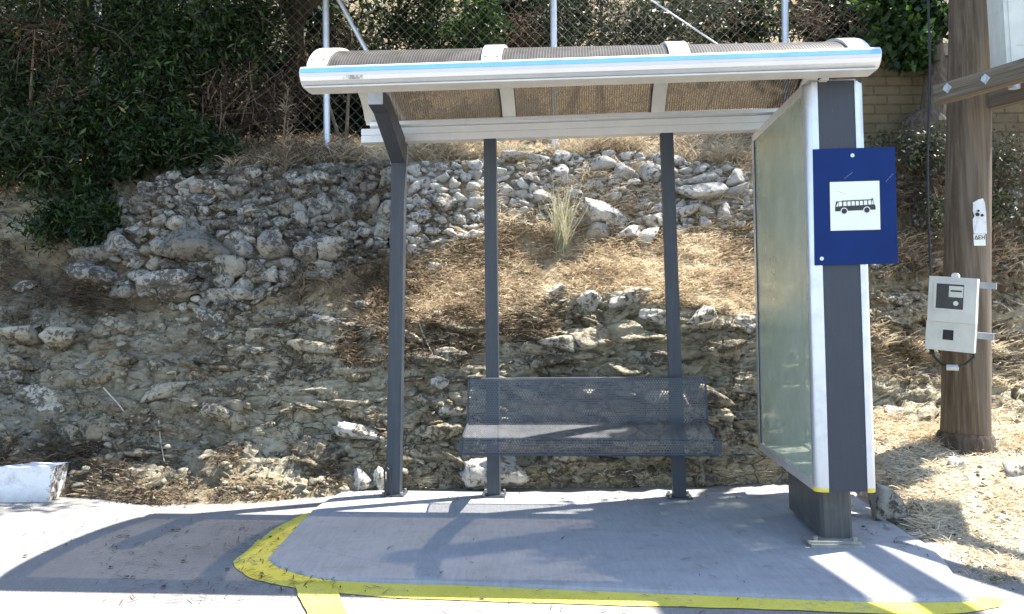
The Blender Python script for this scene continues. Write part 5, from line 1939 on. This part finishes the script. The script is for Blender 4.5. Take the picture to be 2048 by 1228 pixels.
def plant(name, label, base, blobs, n, L, asp, leaf, seed, cat='shrub', trunk=0.03, group=None, bark='bark', sprays=90, tone=(0, 1), gap=0.02, trunk_top=None):
    """blobs: (centre, radii); leaves sit in sprays along twigs that run out from the limbs"""
    rr = np.random.default_rng(seed)
    root = empty(name, label, cat, tuple(base), group=group)
    base = np.array(base)
    lg, bm = Geo(), bmesh.new()
    tube(bm, [(0, 0, -0.25), (0, 0, 0.0), (0.0, 0, 0.12)], [trunk * 2.2, trunk * 2.6, trunk * 1.6], 9)
    for (c, r) in blobs:
        c, r = np.array(c), np.array(r)
        top = c - base
        mid = top * 0.5 + rr.normal(size=3) * 0.08 * np.linalg.norm(top)
        p0 = np.zeros(3) + rr.normal(size=3) * trunk * 0.5
        if trunk_top is not None:
            p0 = np.array(trunk_top) - base
            mid = (p0 + top) / 2 + rr.normal(size=3) * 0.1
        tube(bm, [p0, (p0 * .6 + mid * .5), mid, (mid + top) / 2, top], [trunk, trunk * .85, trunk * .65, trunk * .5, trunk * .3], 7)
        k = max(8, int(sprays))
        tips = rr.normal(size=(k, 3))
        tips /= np.linalg.norm(tips, axis=1)[:, None]
        tips = tips * (rr.random(k) ** 0.45)[:, None] * r
        keep = fbm((c + tips) * 1.7, 3, seed) > -0.25 + gap
        tips = tips[keep]
        per = max(6, int(n / len(blobs) / max(1, len(tips))))
        for t_ in tips:
            en = top + t_
            wd = t_ / (np.linalg.norm(t_) + .01) * 0.6 + rr.normal(size=3) * 0.55 + np.array([0, 0, 0.25])
            st = en - wd / np.linalg.norm(wd) * rr.uniform(0.18, 0.5) * (0.4 + np.linalg.norm(r) * 0.6)
            en2 = en + (t_ / (np.linalg.norm(t_) + .01)) * 0.10 + np.array([0, 0, -0.05])
            if np.linalg.norm(r) > 0.75 and rr.random() < 0.6:
                lk = mid + (top - mid) * rr.uniform(.4, 1.0)
                tube(bm, [lk, (lk + st) / 2 + rr.normal(size=3) * .05, st, en2], [trunk * .2, trunk * .18, trunk * .15, trunk * .06], 4, cap=False)
            elif rr.random() < 0.6: tube(bm, [st, (st + en) / 2 + rr.normal(size=3) * .02, en2], [trunk * .16, trunk * .12, trunk * .06], 4, cap=False)
            u = rr.random(per)[:, None]
            C = st * (1 - u) + en2 * u + rr.normal(size=(per, 3)) * (0.035 + 0.05 * np.linalg.norm(r) * 0.6)
            leaf_cloud(lg, C, L, asp, rr, (tone[0], tone[0] + (tone[1] - tone[0]) * (0.6 + 0.4 * rr.random())))
    if trunk_top is not None:
        tt = np.array(trunk_top) - base
        tube(bm, [np.array([0, 0, -0.3]), tt * .25 + rr.normal(size=3) * .03, tt * .5 + rr.normal(size=3) * .05, tt * .8, tt], [trunk * 1.5, trunk * 1.25, trunk * 1.15, trunk * 1.05, trunk], 14)
    bm_obj('trunk', bm, M[bark], root, smooth=True)
    lg.build('crown', M[leaf], root)
    return root


def hb(px, py):
    p, n = onto(px, py)
    return np.array(p) - np.array([0, 0, 0.03])


A_ = lambda x, y, Y: tuple(at(x, y, Y))
plant('shrub', 'dark green narrow leaved shrub filling the top left corner', hb(40, 330), [(A_(20, 120, 7.5), (.75, .4, .6)), (A_(60, 290, 7.3), (.5, .3, .35)), (A_(-120, 250, 7.5), (.6, .4, .7))], 12500, .085, .13, 'leaf_dark', 201, sprays=130)
plant('shrub', 'dark green shrub hanging over the bank beside the left end of the stone wall', hb(240, 330), [(A_(170, 370, 7.15), (.42, .22, .3)), (A_(285, 330, 7.15), (.42, .25, .3)), (A_(120, 430, 7.2), (.2, .15, .18)), (A_(215, 445, 7.05), (.16, .12, .18)), (A_(390, 300, 7.35), (.45, .25, .2))], 12000, .075, .13, 'leaf_dark', 202, sprays=70)
plant('shrub', 'tall dark green shrub over the thin grey post at upper left', hb(250, 320), [(A_(250, 60, 7.6), (.5, .35, .5)), (A_(330, 200, 7.5), (.4, .3, .4)), (A_(190, 240, 7.4), (.4, .3, .35))], 12000, .08, .13, 'leaf_dark', 203, sprays=110)
plant('shrub', 'dark green shrub left of the tree trunk behind the fence', hb(440, 312), [(A_(420, 60, 7.6), (.5, .3, .35)), (A_(500, 40, 7.9), (.45, .3, .35)), (A_(350, 110, 7.5), (.25, .2, .3))], 10000, .08, .13, 'leaf_dark', 204, sprays=110)
plant('dead_bush', 'tangle of dry brown twigs under the shrubs left of the roof end', hb(450, 308), [(A_(440, 210, 7.5), (.45, .25, .4)), (A_(530, 210, 7.8), (.4, .25, .45))], 2600, .07, .10, 'leaf_dead', 205, sprays=90, trunk=.03, bark='twig', cat='bush')
plant('dead_bush', 'hanging withered brown foliage beside the left fence post near the roof end', hb(690, 300), [(A_(680, 80, 8.1), (.2, .2, .4)), (A_(590, 140, 8.1), (.25, .2, .4))], 1800, .08, .12, 'leaf_dead', 206, sprays=70, trunk=.02, bark='twig', cat='bush')
plant('dead_bush', 'brown withered clump among the top left shrubs', hb(70, 325), [(A_(70, 60, 7.2), (.3, .2, .25)), (A_(120, 210, 7.2), (.22, .15, .25))], 900, .08, .10, 'leaf_dead', 207, sprays=30, trunk=.02, bark='twig', cat='bush')
b0 = hb(600, 275)
plant('tree', 'grey trunked tree behind the fence left of the roof end, crown above the picture', b0 + np.array([0, .35, 0]), [((-1.6, 8.0, 5.3), (1.3, 1.0, .9)), ((-.6, 7.7, 5.0), (1.1, .9, .8)), ((-2.6, 7.4, 5.0), (1.2, .9, .8)), ((.15, 7.5, 4.75), (.7, .7, .6)), ((-1.4, 6.9, 4.7), (1.2, .7, .6))], 15000, .12, .2, 'leaf_dark', 211, 'tree', trunk=.075, sprays=120, trunk_top=at(590, 40, 8.3))
b0 = hb(130, 300)
plant('tree', 'tree at far left behind the shrubs with its crown above the picture', b0 + np.array([0, .4, 0]), [((-4.2, 8.0, 5.2), (1.3, 1.0, 1.0)), ((-3.6, 7.2, 4.8), (1.1, .8, .8)), ((-5.2, 7.6, 5.0), (1.3, 1.0, .9)), ((-4.6, 6.9, 4.6), (.9, .6, .6))], 11000, .12, .2, 'leaf_dark', 212, 'tree', trunk=.08, sprays=100, trunk_top=(-4.1, 8.2, 4.3))
plant('shrub', 'fresh green leafy shrub behind the fence above the left half of the roof', hb(860, 100) + np.array([0, 0, 0]), [(A_(820, 40, 8.5), (.45, .35, .35)), (A_(930, 40, 8.4), (.35, .3, .35)), (A_(880, -60, 8.6), (.7, .4, .4))], 6500, .08, .16, 'leaf_lime', 213, sprays=70)
plant('shrub', 'grey green scrub behind the fence above the middle of the roof', hb(1180, 90), [(A_(1140, 40, 8.6), (.35, .3, .35)), (A_(1260, 50, 8.6), (.55, .35, .35)), (A_(1360, 30, 8.7), (.5, .35, .35)), (A_(1200, -60, 8.8), (.8, .4, .35))], 8000, .07, .16, 'leaf_olive', 214, sprays=70)
plant('dead_bush', 'bare grey brown brush behind the fence above the right half of the roof', hb(1480, 70), [(A_(1440, 20, 9.0), (.5, .4, .3)), (A_(1640, 30, 9.0), (.5, .4, .3)), (A_(1040, 60, 8.9), (.3, .3, .3))], 2200, .07, .1, 'leaf_dead', 215, sprays=150, trunk=.02, bark='twig', cat='bush')
b0 = at(1852, 250, 7.45)
plant('tree', 'slender dark trunked tree with fresh leaves before the brick wall beside the pole', b0, [(A_(1785, 15, 7.5), (.24, .2, .2)), (A_(1850, 40, 7.5), (.16, .15, .22)), (A_(1800, 80, 7.4), (.09, .08, .14)), ((4.3, 8.4, 5.1), (1.2, .7, .8)), ((3.75, 5.95, 5.7), (.75, .62, .45)), ((3.5, 5.6, 5.9), (.6, .5, .4)), ((5.4, 8.5, 5.0), (1.2, .7, .8)), ((3.3, 8.3, 5.2), (.6, .5, .5))], 15000, .095, .26, 'leaf_lime', 216, 'tree', trunk=.08, sprays=60, trunk_top=at(1862, 0, 7.5))  # crown parts reaching over the pole are unseen, added to shade the totem
plant('shrub', 'small green weed bush at the foot of the brick wall left of the pole', hb(1830, 300), [(A_(1800, 285, 7.2), (.22, .15, .12)), (A_(1860, 290, 7.2), (.18, .15, .14)), (A_(1880, 410, 7.0), (.10, .1, .12))], 1600, .05, .2, 'leaf_olive', 217, sprays=40, trunk=.012)
plant('shrub', 'low green weeds on the bank right of the pole', hb(2010, 330), [(A_(2010, 300, 7.2), (.2, .15, .12)), (A_(2000, 400, 7.1), (.12, .1, .12))], 900, .05, .2, 'leaf_olive', 218, sprays=40, trunk=.012)
LABS = [''] * 5 + ['dim thicket behind the fence above the second roof rib', 'dim thicket behind the fence above the third roof rib', 'dim thicket behind the fence above the right roof end']
# undergrowth on the slope behind the fence
for k, (px, py, Y, w_, h_) in enumerate([(20, 80, 9.0, 1.3, .9), (350, 150, 8.9, 1.1, .9), (570, 120, 9.2, 1.0, 1.0), (690, 90, 9.4, .7, .7), (260, -40, 9.6, 1.6, 1.0), (1000, -40, 9.8, 1.0, .5), (1400, -60, 10.2, 1.1, .5), (1690, 40, 9.6, .8, .6)]):
    c = at(px, py, Y)
    lab = LABS[k] if k > 4 else ['dim thicket behind the fence at the far left edge', 'dim thicket behind the left shrubs at the thin grey post', 'dim thicket behind the grey tree trunk', 'dim thicket behind the fence brace at the left roof end', 'dim thicket high up behind the top left shrubs'][k]
    plant('thicket', lab, (c[0], c[1], c[2] - 1.2), [(tuple(c), (w_, .5, h_)), (tuple(c + np.array([.3, .2, -.5])), (w_ * .8, .5, h_ * .7))], 7000, .11, .2, 'leaf_dark', 230 + k, sprays=130, cat='bush', tone=(0, .7))
